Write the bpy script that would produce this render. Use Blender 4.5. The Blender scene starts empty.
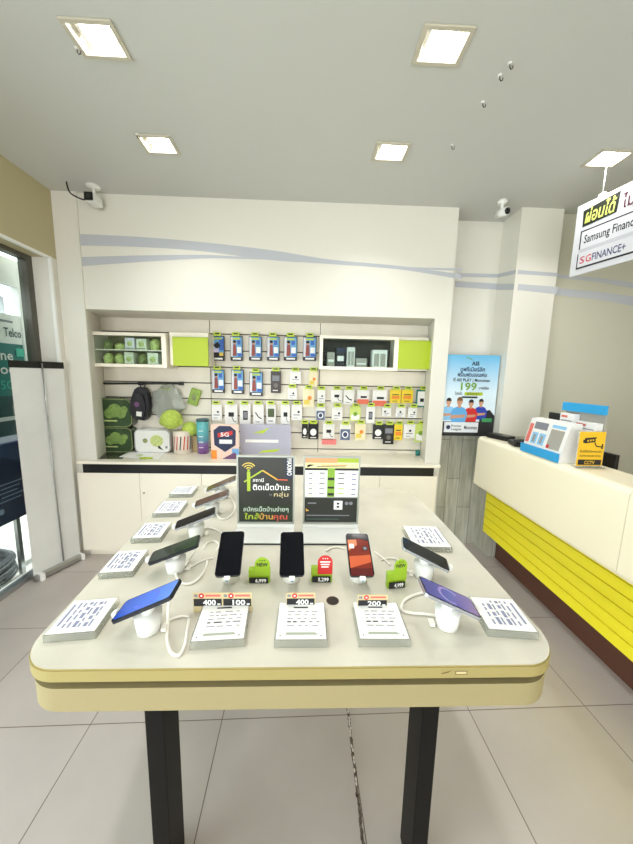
import bpy, bmesh, math, random
from mathutils import Matrix, Vector
random.seed(7)
R = math.radians
COL = bpy.context.scene.collection
sc = bpy.context.scene

# ------------------------------------------------------------------ camera
CX, CY, F = 316.5, 422.0, 318.0
PITCH, YAW, ROLL = R(8.2), R(1.95), R(1.2)
CAM = Vector((0, 0, 1.5))
_f0 = Vector((math.sin(YAW), math.cos(YAW), 0)); _r0 = Vector((math.cos(YAW), -math.sin(YAW), 0)); _z = Vector((0, 0, 1))
CF = _f0 * math.cos(PITCH) - _z * math.sin(PITCH)
_u = _z * math.cos(PITCH) + _f0 * math.sin(PITCH)
CR = _r0 * math.cos(ROLL) + _u * math.sin(ROLL)
CU = _u * math.cos(ROLL) - _r0 * math.sin(ROLL)
cd = bpy.data.cameras.new('camera'); cam = bpy.data.objects.new('camera', cd); COL.objects.link(cam)
m = Matrix.Identity(4)
for i in range(3):
    m[i][0], m[i][1], m[i][2], m[i][3] = CR[i], CU[i], -CF[i], CAM[i]
cam.matrix_world = m
cd.sensor_fit = 'HORIZONTAL'; cd.sensor_width = 36; cd.lens = 36 * F / 633; cd.clip_start = 0.02
sc.camera = cam

def at(px, py, axis, val):
    """where the sight line through a photograph pixel meets a real plane (survey helper)"""
    d = CR * ((px - CX) / F) - CU * ((py - CY) / F) + CF
    k = 'xyz'.index(axis)
    return CAM + d * ((val - CAM[k]) / d[k])

# ------------------------------------------------------------------ materials
def lin(c):
    return tuple(((v / 255) / 12.92 if v <= 10 else (((v / 255) + .055) / 1.055) ** 2.4) for v in c)
MATS = {}
def mat(name, rgb, rough=.5, metal=0, emit=0, noise=0, nscale=20, bump=0, bscale=200, spec=.5, coat=0):
    if name in MATS: return MATS[name]
    M = bpy.data.materials.new(name); M.use_nodes = True
    nt = M.node_tree; b = nt.nodes['Principled BSDF']
    c = (*lin(rgb), 1)
    b.inputs['Base Color'].default_value = c
    b.inputs['Roughness'].default_value = rough; b.inputs['Metallic'].default_value = metal
    b.inputs['Specular IOR Level'].default_value = spec
    b.inputs['Coat Weight'].default_value = coat
    if emit:
        b.inputs['Emission Color'].default_value = c; b.inputs['Emission Strength'].default_value = emit
    if noise or bump:
        tc = nt.nodes.new('ShaderNodeTexCoord'); n = nt.nodes.new('ShaderNodeTexNoise')
        nt.links.new(tc.outputs['Object'], n.inputs['Vector'])
        n.inputs['Scale'].default_value = nscale; n.inputs['Detail'].default_value = 4
        if noise:
            r = nt.nodes.new('ShaderNodeValToRGB')
            r.color_ramp.elements[0].position = .3; r.color_ramp.elements[1].position = .7
            r.color_ramp.elements[0].color = (*[v * (1 - noise) for v in c[:3]], 1)
            r.color_ramp.elements[1].color = (*[min(1, v * (1 + noise * .6)) for v in c[:3]], 1)
            nt.links.new(n.outputs['Fac'], r.inputs['Fac']); nt.links.new(r.outputs['Color'], b.inputs['Base Color'])
        if bump:
            n2 = nt.nodes.new('ShaderNodeTexNoise'); n2.inputs['Scale'].default_value = bscale
            nt.links.new(tc.outputs['Object'], n2.inputs['Vector'])
            bp = nt.nodes.new('ShaderNodeBump'); bp.inputs['Strength'].default_value = bump; bp.inputs['Distance'].default_value = .004
            nt.links.new(n2.outputs['Fac'], bp.inputs['Height']); nt.links.new(bp.outputs['Normal'], b.inputs['Normal'])
    MATS[name] = M; return M

def clear(name, tint=(250, 252, 250), refl=.12, haze=0.0, hazecol=(255, 255, 255)):
    """thin clear sheet: see-through with a facing-dependent gloss and optional milky haze"""
    if name in MATS: return MATS[name]
    M = bpy.data.materials.new(name); M.use_nodes = True; nt = M.node_tree; nt.nodes.clear()
    o = nt.nodes.new('ShaderNodeOutputMaterial'); t = nt.nodes.new('ShaderNodeBsdfTransparent'); g = nt.nodes.new('ShaderNodeBsdfGlossy')
    t.inputs['Color'].default_value = (*lin(tint), 1); g.inputs['Roughness'].default_value = .03
    fr = nt.nodes.new('ShaderNodeLayerWeight'); fr.inputs['Blend'].default_value = refl
    mx = nt.nodes.new('ShaderNodeMixShader')
    nt.links.new(fr.outputs['Fresnel'], mx.inputs[0]); nt.links.new(t.outputs[0], mx.inputs[1]); nt.links.new(g.outputs[0], mx.inputs[2])
    last = mx
    if haze:
        d = nt.nodes.new('ShaderNodeBsdfDiffuse'); d.inputs['Color'].default_value = (*lin(hazecol), 1)
        m2 = nt.nodes.new('ShaderNodeMixShader'); m2.inputs[0].default_value = haze
        nt.links.new(mx.outputs[0], m2.inputs[1]); nt.links.new(d.outputs[0], m2.inputs[2]); last = m2
    nt.links.new(last.outputs[0], o.inputs['Surface'])
    MATS[name] = M; return M

def tile_material():
    M = bpy.data.materials.new('floor_tile'); M.use_nodes = True; nt = M.node_tree; b = nt.nodes['Principled BSDF']
    tc = nt.nodes.new('ShaderNodeTexCoord'); mp = nt.nodes.new('ShaderNodeMapping')
    mp.inputs['Location'].default_value = (.346, -1.207, 0)
    mp2 = nt.nodes.new('ShaderNodeMapping'); mp2.inputs['Rotation'].default_value = (0, 0, R(-1.2))
    br = nt.nodes.new('ShaderNodeTexBrick'); br.offset = 0; br.squash = 1
    br.inputs['Scale'].default_value = 1; br.inputs['Brick Width'].default_value = .557; br.inputs['Row Height'].default_value = .545
    br.inputs['Mortar Size'].default_value = .0022; br.inputs['Mortar Smooth'].default_value = .2; br.inputs['Bias'].default_value = 0
    br.inputs['Color1'].default_value = (*lin((194, 185, 180)), 1); br.inputs['Color2'].default_value = (*lin((188, 180, 174)), 1)
    br.inputs['Mortar'].default_value = (*lin((120, 108, 98)), 1)
    nt.links.new(tc.outputs['Object'], mp.inputs['Vector']); nt.links.new(mp.outputs['Vector'], mp2.inputs['Vector'])
    nt.links.new(mp2.outputs['Vector'], br.inputs['Vector'])
    n = nt.nodes.new('ShaderNodeTexNoise'); n.inputs['Scale'].default_value = 3.5; n.inputs['Detail'].default_value = 6
    nt.links.new(tc.outputs['Object'], n.inputs['Vector'])
    mx = nt.nodes.new('ShaderNodeMixRGB'); mx.blend_type = 'MULTIPLY'; mx.inputs['Fac'].default_value = .35
    rp = nt.nodes.new('ShaderNodeValToRGB'); rp.color_ramp.elements[0].color = (.7, .68, .66, 1); rp.color_ramp.elements[0].position = .3; rp.color_ramp.elements[1].position = .7
    nt.links.new(n.outputs['Fac'], rp.inputs['Fac']); nt.links.new(br.outputs['Color'], mx.inputs['Color1']); nt.links.new(rp.outputs['Color'], mx.inputs['Color2'])
    nt.links.new(mx.outputs['Color'], b.inputs['Base Color']); b.inputs['Roughness'].default_value = .28
    return M

def plank_material():
    M = bpy.data.materials.new('grey_planks'); M.use_nodes = True; nt = M.node_tree; b = nt.nodes['Principled BSDF']
    tc = nt.nodes.new('ShaderNodeTexCoord'); mp = nt.nodes.new('ShaderNodeMapping'); mp.inputs['Rotation'].default_value = (0, R(90), 0)
    mp.inputs['Scale'].default_value = (1, 1, 1)
    sx = nt.nodes.new('ShaderNodeSeparateXYZ'); cx = nt.nodes.new('ShaderNodeCombineXYZ')
    nt.links.new(tc.outputs['Object'], sx.inputs[0]); nt.links.new(sx.outputs['Z'], cx.inputs['X']); nt.links.new(sx.outputs['X'], cx.inputs['Y'])
    br = nt.nodes.new('ShaderNodeTexBrick'); br.offset = .43
    br.inputs['Scale'].default_value = 1; br.inputs['Brick Width'].default_value = .62; br.inputs['Row Height'].default_value = .115
    br.inputs['Mortar Size'].default_value = .0016
    br.inputs['Color1'].default_value = (*lin((206, 206, 192)), 1); br.inputs['Color2'].default_value = (*lin((188, 188, 174)), 1); br.inputs['Mortar'].default_value = (*lin((96, 92, 84)), 1)
    nt.links.new(cx.outputs[0], br.inputs['Vector'])
    mp3 = nt.nodes.new('ShaderNodeMapping'); mp3.inputs['Scale'].default_value = (26, 26, 2.4); nt.links.new(tc.outputs['Object'], mp3.inputs['Vector'])
    n = nt.nodes.new('ShaderNodeTexNoise'); n.inputs['Scale'].default_value = 1.6; n.inputs['Detail'].default_value = 6; nt.links.new(mp3.outputs[0], n.inputs['Vector'])
    rp = nt.nodes.new('ShaderNodeValToRGB'); rp.color_ramp.elements[0].position = .35; rp.color_ramp.elements[0].color = (.62, .6, .56, 1); rp.color_ramp.elements[1].position = .65
    mx = nt.nodes.new('ShaderNodeMixRGB'); mx.blend_type = 'MULTIPLY'; mx.inputs['Fac'].default_value = .7
    nt.links.new(n.outputs['Fac'], rp.inputs['Fac']); nt.links.new(br.outputs['Color'], mx.inputs['Color1']); nt.links.new(rp.outputs['Color'], mx.inputs['Color2'])
    nt.links.new(mx.outputs[0], b.inputs['Base Color']); b.inputs['Roughness'].default_value = .5
    return M

def gradient_material(name, stops, axis='Z', lo=0, hi=1, rough=.25):
    """printed colour blend along an object's own axis (a real two-tone print)"""
    M = bpy.data.materials.new(name); M.use_nodes = True; nt = M.node_tree; b = nt.nodes['Principled BSDF']
    tc = nt.nodes.new('ShaderNodeTexCoord'); sx = nt.nodes.new('ShaderNodeSeparateXYZ'); mr = nt.nodes.new('ShaderNodeMapRange')
    mr.inputs['From Min'].default_value = lo; mr.inputs['From Max'].default_value = hi
    rp = nt.nodes.new('ShaderNodeValToRGB')
    nt.links.new(tc.outputs['Object'], sx.inputs[0]); nt.links.new(sx.outputs[axis], mr.inputs['Value']); nt.links.new(mr.outputs[0], rp.inputs['Fac'])
    e = rp.color_ramp.elements
    while len(e) < len(stops): e.new(.5)
    for i, (p, c) in enumerate(stops): e[i].position = p; e[i].color = (*lin(c), 1)
    nt.links.new(rp.outputs['Color'], b.inputs['Base Color']); b.inputs['Roughness'].default_value = rough
    MATS[name] = M; return M

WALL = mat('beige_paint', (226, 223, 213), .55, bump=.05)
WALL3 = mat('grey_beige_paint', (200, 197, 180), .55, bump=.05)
WALL2 = mat('shaded_beige_paint', (188, 178, 142), .55, bump=.05)  # warm beige darkened toward olive; shade of the left wall is in the colour
CEIL = mat('ceiling_paint', (200, 201, 196), .6)
STRIPE = mat('grey_blue_sticker', (190, 193, 200), .14)
FLOOR = tile_material(); PLANK = plank_material()
TOP = mat('table_laminate', (214, 209, 194), .22, noise=.10, nscale=6)
EDGE = mat('table_edge', (165, 150, 94), .4)
GROOVE = mat('table_groove', (66, 54, 42), .6)
APRON = mat('table_apron', (160, 147, 106), .45)
LEG = mat('dark_brown_leg', (9, 7, 5), .5, spec=.2)
CREAM = mat('cream_laminate', (250, 243, 226), .3)
CREAM2 = mat('counter_cream', (250, 241, 214), .28)
WHITE = mat('white_plastic', (240, 240, 236), .35)
PAPER = mat('white_paper', (246, 246, 244), .55)
BLACK = mat('black_plastic', (16, 16, 17), .35)
INK = mat('black_ink', (30, 30, 34), .6)
GREYINK = mat('grey_ink', (132, 134, 142), .6)
BLUEINK = mat('blue_grey_ink', (138, 142, 172), .6)
LIME = mat('lime_green', (176, 196, 44), .4)
LIME2 = mat('bright_lime', (190, 212, 60), .4)
GREEN = mat('leaf_green', (120, 160, 50), .5)
YELLOW = mat('yellow_slat', (252, 238, 40), .4)
YELLOWG = mat('yellow_groove', (176, 156, 20), .5)
BROWN = mat('brown_plinth', (96, 58, 44), .4)
RED = mat('red_print', (206, 44, 42), .5)
ORANGE = mat('orange_print', (236, 140, 40), .5)
GOLD = mat('gold_print', (232, 206, 90), .5)
DGREY = mat('dark_grey_print', (44, 46, 46), .35)
GREY = mat('grey_plastic', (150, 152, 150), .4)
SILVER = mat('aluminium', (182, 182, 180), .3, metal=.9)
BLUE = mat('sky_blue_print', (40, 160, 220), .45)
NAVY = mat('navy_print', (24, 36, 76), .4)
SKYL = mat('light_blue_print', (140, 196, 236), .45)
SKIN = mat('printed_skin', (200, 150, 120), .6)
TAN = mat('tan_print', (214, 196, 150), .5)
SLAT = mat('slat_board', (240, 233, 218), .45, noise=.05, nscale=6)
SLATG = mat('slat_groove', (84, 74, 62), .7)
ACRYL = clear('clear_acrylic', (255, 255, 253), .22, .22, (255, 255, 240))
GLASS = clear('window_glass', (244, 250, 248), .12)
SHEET = clear('clear_plastic_film', (236, 240, 236), .35, .28, (226, 228, 222))
SCREEN = mat('black_screen', (10, 11, 17), .1, spec=.18)
PHONEB = mat('phone_frame', (60, 62, 70), .25, metal=.6)
CHROME = mat('phone_silver_frame', (190, 194, 202), .25, metal=.7)
CABLE = mat('white_cable', (244, 240, 230), .4)
PINK = mat('pink_print', (236, 130, 130), .5)
TEAL = mat('teal_print', (20, 120, 112), .45)
CONC = mat('pavement_concrete', (226, 222, 214), .8, noise=.1, nscale=8)

# ------------------------------------------------------------------ mesh builder
class MB:
    def __init__(s): s.v = []; s.f = []; s.mi = []; s.sm = []; s.mats = []; s.M = Matrix.Identity(4)
    def _m(s, mt):
        if mt not in s.mats: s.mats.append(mt)
        return s.mats.index(mt)
    def add(s, vs, fs, mt, smooth=False):
        o = len(s.v); i = s._m(mt)
        s.v += [tuple(s.M @ Vector(p)) for p in vs]
        for f in fs: s.f.append([o + k for k in f]); s.mi.append(i); s.sm.append(smooth)
        return s
    def rect(s, u0, u1, v0, v1, w, mt): return s.add([(u0, v0, w), (u1, v0, w), (u1, v1, w), (u0, v1, w)], [(0, 1, 2, 3)], mt)
    def poly(s, pts, w, mt): return s.add([(p[0], p[1], w) for p in pts], [tuple(range(len(pts)))], mt)
    def disc(s, u, v, r, w, mt, n=20, rv=None):
        rv = rv or r
        return s.poly([(u + r * math.cos(2 * math.pi * k / n), v + rv * math.sin(2 * math.pi * k / n)) for k in range(n)], w, mt)
    def line(s, pts, wd, w, mt):
        for a, b in zip(pts, pts[1:]):
            d = Vector((b[0] - a[0], b[1] - a[1])); n = Vector((-d.y, d.x)).normalized() * wd / 2
            s.poly([(a[0] - n.x, a[1] - n.y), (b[0] - n.x, b[1] - n.y), (b[0] + n.x, b[1] + n.y), (a[0] + n.x, a[1] + n.y)], w, mt)
        return s
    def arc(s, u, v, r, a0, a1, wd, w, mt, n=10):
        return s.line([(u + r * math.cos(R(a0 + (a1 - a0) * k / n)), v + r * math.sin(R(a0 + (a1 - a0) * k / n))) for k in range(n + 1)], wd, w, mt)
    def bm(s, b, mt, smooth=False):
        b.verts.ensure_lookup_table(); b.verts.index_update()
        s.add([p.co[:] for p in b.verts], [[p.index for p in f.verts] for f in b.faces], mt, smooth); b.free(); return s
    def box(s, x0, x1, y0, y1, z0, z1, mt, bev=0, seg=2, T=None):
        b = bmesh.new(); bmesh.ops.create_cube(b, size=1)
        bmesh.ops.transform(b, matrix=Matrix.Translation(((x0 + x1) / 2, (y0 + y1) / 2, (z0 + z1) / 2)) @ Matrix.Diagonal((x1 - x0, y1 - y0, z1 - z0, 1)), verts=b.verts)
        if bev: bmesh.ops.bevel(b, geom=b.edges[:], offset=bev, segments=seg, affect='EDGES', profile=.6)
        if T: bmesh.ops.transform(b, matrix=T, verts=b.verts)
        return s.bm(b, mt, False)
    def prism(s, pts, w0, w1, mt, side=None):
        n = len(pts)
        s.add([(p[0], p[1], w1) for p in pts], [tuple(range(n))], mt)
        s.add([(p[0], p[1], w0) for p in pts], [tuple(reversed(range(n)))], mt)
        s.add([(p[0], p[1], w0) for p in pts] + [(p[0], p[1], w1) for p in pts], [(k, (k + 1) % n, n + (k + 1) % n, n + k) for k in range(n)], side or mt)
        return s
    def tube(s, pts, r, mt, n=8, close=True):
        pts = [Vector(p) for p in pts]; vs = []; fs = []; up = Vector((.13, .21, 1)).normalized()
        for i, p in enumerate(pts):
            d = (pts[min(i + 1, len(pts) - 1)] - pts[max(i - 1, 0)]).normalized()
            a = d.cross(up)
            a = a.normalized() if a.length > 1e-4 else Vector((1, 0, 0))
            b = d.cross(a).normalized()
            rr = r[i] if isinstance(r, (list, tuple)) else r
            vs += [p + (a * math.cos(2 * math.pi * k / n) + b * math.sin(2 * math.pi * k / n)) * rr for k in range(n)]
        for i in range(len(pts) - 1):
            fs += [(i * n + k, i * n + (k + 1) % n, (i + 1) * n + (k + 1) % n, (i + 1) * n + k) for k in range(n)]
        if close: fs += [tuple(range(n))[::-1], tuple((len(pts) - 1) * n + k for k in range(n))]
        return s.add(vs, fs, mt, True)
    def lathe(s, prof, mt, n=24, smooth=True):
        vs = []; fs = []
        for r, z in prof: vs += [(r * math.cos(2 * math.pi * k / n), r * math.sin(2 * math.pi * k / n), z) for k in range(n)]
        for i in range(len(prof) - 1): fs += [(i * n + k, i * n + (k + 1) % n, (i + 1) * n + (k + 1) % n, (i + 1) * n + k) for k in range(n)]
        fs += [tuple(range(n))[::-1], tuple((len(prof) - 1) * n + k for k in range(n))]
        return s.add(vs, fs, mt, smooth)
    def ball(s, c, r, mt, sub=3, sq=(1, 1, 1), lump=0):
        b = bmesh.new(); bmesh.ops.create_icosphere(b, subdivisions=sub, radius=1)
        for p in b.verts:
            k = 1 + lump * (random.random() - .5)
            p.co = Vector((c[0] + p.co.x * r * sq[0] * k, c[1] + p.co.y * r * sq[1] * k, c[2] + p.co.z * r * sq[2] * k))
        return s.bm(b, mt, True)
    def text(s, t, u, v, size, w, mt, width=None, align='CENTER', bold=0, shear=0, res=2):
        cu = bpy.data.curves.new('t', 'FONT'); cu.body = t; cu.size = size; cu.align_x = 'LEFT'; cu.resolution_u = res; cu.offset = bold * size; cu.shear = shear
        o = bpy.data.objects.new('t', cu); COL.objects.link(o)
        dg = bpy.context.evaluated_depsgraph_get(); me = bpy.data.meshes.new_from_object(o.evaluated_get(dg))
        if len(me.vertices):
            xs = [p.co.x for p in me.vertices]; x0, x1 = min(xs), max(xs); k = (width / (x1 - x0)) if width else 1
            ox = {'LEFT': 0, 'CENTER': -.5, 'RIGHT': -1}[align] * (x1 - x0) * k
            s.add([(u + ox + (p.co.x - x0) * k, v + p.co.y, w) for p in me.vertices], [list(f.vertices) for f in me.polygons], mt)
        bpy.data.objects.remove(o); bpy.data.curves.remove(cu); bpy.data.meshes.remove(me)
        return s
    def build(s, name, parent=None, loc=None, rot=None):
        me = bpy.data.meshes.new(name); me.from_pydata(s.v, [], s.f)
        for q in s.mats: me.materials.append(q)
        me.polygons.foreach_set('material_index', s.mi); me.polygons.foreach_set('use_smooth', s.sm); me.update()
        o = bpy.data.objects.new(name, me); COL.objects.link(o)
        if parent: o.parent = parent
        if loc is not None: o.location = loc
        if rot is not None: o.rotation_euler = rot
        return o

def tag(o, label, cat, group=None):
    o['label'] = label; o['category'] = cat
    if group: o['group'] = group
    return o
def thing(name, label, cat, loc=(0, 0, 0), rot=(0, 0, 0), group=None):
    o = bpy.data.objects.new(name, None); COL.objects.link(o); o.location = loc; o.rotation_euler = rot; o.empty_display_size = .05
    return tag(o, label, cat, group)
def struct(mb, name, parent=None):
    o = mb.build(name, parent)
    if not parent: o['kind'] = 'structure'
    return o
FRONT = Matrix.Rotation(R(90), 4, 'X')      # print space (u, v, w) -> (x, -w, z): faces the viewer's side
def smooth_path(pts, n=6):
    pts = [Vector(p) for p in pts]; out = []
    P = [pts[0]] + pts + [pts[-1]]
    for i in range(1, len(P) - 2):
        a, b, c, d = P[i - 1:i + 3]
        for k in range(n):
            t = k / n
            out.append(.5 * ((2 * b) + (c - a) * t + (2 * a - 5 * b + 4 * c - d) * t * t + (3 * b - a - 3 * c + d) * t ** 3))
    out.append(pts[-1]); return out
def rrect(w, h, r, n=5):
    o = []
    for cx, cy, a in ((w / 2 - r, h / 2 - r, 0), (-w / 2 + r, h / 2 - r, 90), (-w / 2 + r, -h / 2 + r, 180), (w / 2 - r, -h / 2 + r, 270)):
        o += [(cx + r * math.cos(R(a + 90 * k / n)), cy + r * math.sin(R(a + 90 * k / n))) for k in range(n + 1)]
    return o

# ================================================================== SETTING
CZ = 2.76; BY = 2.53; SY = 2.88          # ceiling height, bulkhead plane, slatted wall plane
FRONT_Y = -3.2; RX = 3.2
b = MB(); b.rect(-2.02, RX, FRONT_Y, 3.0, 0, FLOOR); floor = struct(b, 'floor')
# broken tile joint running under the table
b = MB(); random.seed(3)
CRK = mat('broken_joint', (110, 98, 88), .8, noise=.9, nscale=90)
LCH = mat('light_grout_chips', (222, 214, 204), .7)
for k in range(46):
    y = .70 + k * .0135; x = .208 + (y - .83) * .012
    r = .004 + random.random() * .003
    b.disc(x + (random.random() - .5) * .003, y, r, .0006 + k * 1e-6, CRK, 7, rv=.011)
    if y > .95 and random.random() < .8: b.disc(x + (random.random() - .5) * .004, y + .004, .0035, .0012 + k * 1e-6, LCH, 6, rv=.008)
b.build('broken_joint', floor)

lights = [(-.822, 1.44), (.497, 1.392), (-.845, 2.0), (.453, 1.975), (1.69, 1.95), (-.8, .55), (.5, .55), (-.8, -.5)]  # entries past the visible fixtures are unseen lamps added to even the light
LW, LD = .165, .125
def cuts(lo, hi, c, w): return sorted({lo, hi} | {v for k in c for v in (round(k - w / 2, 4), round(k + w / 2, 4))})
b = MB()
xs = cuts(-2.05, RX, [p[0] for p in lights], LW); ys = cuts(FRONT_Y, 2.9, [p[1] for p in lights], LD)
for x0, x1 in zip(xs, xs[1:]):
    for y0, y1 in zip(ys, ys[1:]):
        if any(abs((x0 + x1) / 2 - p[0]) < LW / 2 and abs((y0 + y1) / 2 - p[1]) < LD / 2 for p in lights): continue
        b.add([(x0, y0, CZ), (x0, y1, CZ), (x1, y1, CZ), (x1, y0, CZ)], [(0, 1, 2, 3)], CEIL)
struct(b, 'ceiling')
WLX = -1.83
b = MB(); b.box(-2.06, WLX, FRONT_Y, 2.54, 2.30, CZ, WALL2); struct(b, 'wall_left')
b = MB(); b.box(-2.06, WLX - .001, 2.47, 2.9, 0, 2.30, WALL); struct(b, 'wall_left_jamb')
b = MB(); b.box(WLX - .016, WLX + .006, 2.45, 2.47, 0, 2.30, WHITE, .003); struct(b, 'trim_1')
b = MB(); b.box(WLX - .02, WLX + .004, FRONT_Y, 2.45, 2.285, 2.3, WHITE); struct(b, 'trim_2')
# storefront window on the left
b = MB(); b.box(-2.004, -1.996, FRONT_Y, 2.44, .03, 2.30, GLASS); win = struct(b, 'window_1')
b = MB(); FR = mat('window_frame_metal', (96, 94, 86), .4, metal=.4)
b.box(-2.03, -1.97, 2.42, 2.47, 0, 2.3, FR); b.box(-2.03, -1.97, FRONT_Y, 2.42, 0, .03, SILVER); b.box(-2.03, -1.97, FRONT_Y, 2.42, 2.27, 2.3, FR)
b.box(-2.03, -1.97, .9, .95, .03, 2.27, FR); b.build('window_frame', win)
# back wall: left pier, bulkhead, right pier, slatted recess
b = MB(); b.prism([(WLX, 2.515), (-1.657, 2.515), (-1.6575, BY + .001), (-1.784, SY), (-1.784, 3.0), (WLX, 3.0)], 0, CZ, WALL); struct(b, 'wall_back_left_pier')
b = MB(); b.box(-1.80, 1.115, BY, 3.0, 1.962, CZ, WALL)
wall_back = struct(b, 'wall_back')
b = MB(); b.add([(-1.657, BY, 0), (-1.782, SY, 0), (-1.782, SY, 1.962), (-1.657, BY, 1.962)], [(0, 1, 2, 3)], WALL); struct(b, 'wall_recess_left')
b = MB(); b.prism([(.99, BY), (1.115, BY), (1.115, 3.0), (1.078, 3.0), (1.078, SY)], 0, 1.9615, WALL); struct(b, 'wall_back_right_pier')
b = MB(); zs = [at(280, y, 'y', SY)[2] for y in (319.5, 335.5, 352, 368.5, 384.5, 400, 416.5, 432.5, 448.5)]
zs = [1.962] + zs[1:] + [.7]
b.box(-1.782, 1.077, SY + .014, SY + .03, .6, 1.962, SLATG)
sx = [-1.782, at(210, 350, 'y', SY)[0], at(320, 350, 'y', SY)[0], 1.077]
for i in range(3):
    for z1, z0 in zip(zs, zs[1:]): b.box(sx[i] + .003, sx[i + 1] - .003, SY, SY + .013, z0 + .005, z1 - .005 * (z1 < 1.96), SLAT)
struct(b, 'wall_slatted')
# alcove, column, right part of the back wall
b = MB(); b.box(1.115, 1.62, 2.72, 2.9, 1.06, CZ, WALL); struct(b, 'wall_alcove')
b = MB(); b.box(1.115, 1.62, 2.70, 2.9, 0, 1.06, PLANK); struct(b, 'wall_alcove_planks')
b = MB(); b.box(1.565, 1.885, 2.49, 2.9, 0, CZ, WALL); b.box(1.56, 1.8, 2.484, 2.699, 0, 1.05, PLANK); struct(b, 'wall_column')
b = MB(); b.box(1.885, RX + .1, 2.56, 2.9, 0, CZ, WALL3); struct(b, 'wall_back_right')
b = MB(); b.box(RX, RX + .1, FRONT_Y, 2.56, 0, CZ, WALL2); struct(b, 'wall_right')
b = MB(); b.box(-2.06, RX, FRONT_Y - .1, FRONT_Y, 2.35, CZ, WALL); struct(b, 'wall_front')
# pale wave stripes stuck on the walls
def stripe(plane, top, bot, name, parent, n=8):
    b = MB(); T = smooth_path([at(x, y, 'y', plane) for x, y in top], n); B = smooth_path([at(x, y, 'y', plane) for x, y in bot], n)
    for a, c, d, e in zip(T, T[1:], B[1:], B): b.add([e, d, c, a], [(0, 1, 2, 3)], STRIPE)
    return struct(b, name, parent)
P1 = BY - .0015
stripe(P1, [(80.5, 234), (140, 237), (200, 242), (270, 250), (330, 259.5), (400, 266), (462, 274.5)], [(80.5, 245.5), (140, 247), (200, 251), (270, 260), (330, 264), (400, 269.5), (462, 279.5)], 'wall_stripe', wall_back)
stripe(P1 - .0005, [(81, 257), (140, 255.5), (200, 254.8), (240, 256.5), (300, 259), (400, 266.5), (462, 268.5)], [(82, 266), (140, 262), (200, 258.5), (240, 258.8), (300, 261), (400, 268), (462, 271)], 'wall_stripe', wall_back)
alc = bpy.data.objects['wall_alcove']; colu = bpy.data.objects['wall_column']; wbr = bpy.data.objects['wall_back_right']
for (t0, t1, t2, t3) in (((273, 277), (274, 277.5), (270, 274), (273, 276.5)), ((281, 287), (284, 290), (284, 290), (287, 294))):
    stripe(2.7185, [(455, t0[0]), (503, t1[0])], [(455, t0[1]), (503, t1[1])], 'wall_stripe', alc, 2)
    stripe(2.4885, [(518.2, t2[0]), (558.5, t3[0])], [(517.4, t2[1]), (556.5, t3[1])], 'wall_stripe', colu, 2)
    stripe(2.5585, [(555, t3[0] + 1), (600, t3[0] + 5), (650, t3[0] + 12)], [(555, t3[1] + 1), (600, t3[1] + 6), (650, t3[1] + 15)], 'wall_stripe', wbr, 4)
    za = [at(503, q, 'y', 2.7185)[2] for q in t1]; zb = [at(519, q, 'y', 2.4885)[2] for q in t2]
    b = MB(); b.add([(1.5635, 2.7185, za[1]), (1.5635, 2.489, zb[1]), (1.5635, 2.489, zb[0]), (1.5635, 2.7185, za[0])], [(0, 1, 2, 3)], STRIPE); struct(b, 'wall_stripe', colu)

# ---- outdoors
b = MB(); b.rect(-9, -2.03, -4, 8, -.02, CONC); b.rect(-9, 9, -12, FRONT_Y, -.02, CONC); o = struct(b, 'ground_pavement')
HAZ = mat('distant_facade', (150, 152, 152), .8, noise=.5, nscale=2.5)
b = MB(); b.box(-8.2, -8, -1, 9, 0, 3.4, HAZ); b.build('facade'); o = bpy.data.objects['facade']; tag(o, 'grey shopfront across the pavement seen through the left glass', 'building')
PY0, PY1 = 1.35, 2.57
def outboard(name, label, z0, z1, mt, cat, x=-2.22):
    t = thing(name, label, cat, (x, 0, 0))
    b = MB(); b.box(-.02, .02, PY0, PY1, z0, z1, mt, .004); b.build('panel', t)
    return t
LFT = Matrix.Rotation(R(90), 4, 'Z') @ FRONT   # print facing +x ; u runs along +y
t = outboard('outdoor_sign', 'teal signboard with white strip and lettering standing outside the glass', 1.02, 1.69, TEAL, 'sign', -2.20)
b = MB(); b.M = Matrix.Translation((.022, 0, 0)) @ LFT
DTEAL = mat('dark_teal_print', (14, 74, 72), .45)
b.rect(PY0, PY1, 1.02, 1.31, .0015, DTEAL)
b.text('one', 2.47, 1.57, .10, .003, WHITE, .16, 'RIGHT', .015); b.text('Poc', 2.47, 1.47, .10, .003, WHITE, .17, 'RIGHT', .015); b.text('5G', 2.45, 1.36, .09, .003, mat('mint', (60, 190, 160), .5), .1, 'RIGHT')
b.rect(2.5, 2.58, 1.60, 1.66, .002, mat('mint', (60, 190, 160), .5)); b.rect(2.2, 2.52, 1.13, 1.16, .003, WHITE); b.rect(2.42, 2.5, 1.17, 1.24, .003, GREY); b.build('print', t)
hd = MB(); hd.box(-.02, .02, PY0, PY1, 1.6905, 1.90, WHITE); hd = hd.build('header', t)
b = MB(); b.M = Matrix.Translation((.022, 0, 0)) @ LFT; b.text('Telco', 2.56, 1.74, .09, .001, DTEAL, .14, 'RIGHT', .01); b.rect(2.3, 2.5, 1.84, 1.855, .001, GREYINK); b.build('lettering', hd)
b = MB(); b.box(-.03, .03, PY1, PY1 + .07, -.02, 2.3, WHITE, .005); b.build('post', t)
b = MB(); b.box(-.03, .03, PY0, PY1, 2.11, 2.3, WHITE, .005); b.build('crossbar', t)
b = MB(); b.box(-.03, .03, PY0 - .07, PY0, -.02, 2.3, WHITE, .005); b.build('post', t)
PY1 = 2.39
t = outboard('outdoor_poster', 'dark blue poster panel with white lines standing below the teal sign outside', .42, .985, NAVY, 'poster', -2.12)
b = MB(); b.M = Matrix.Translation((.022, 0, 0)) @ LFT
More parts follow.
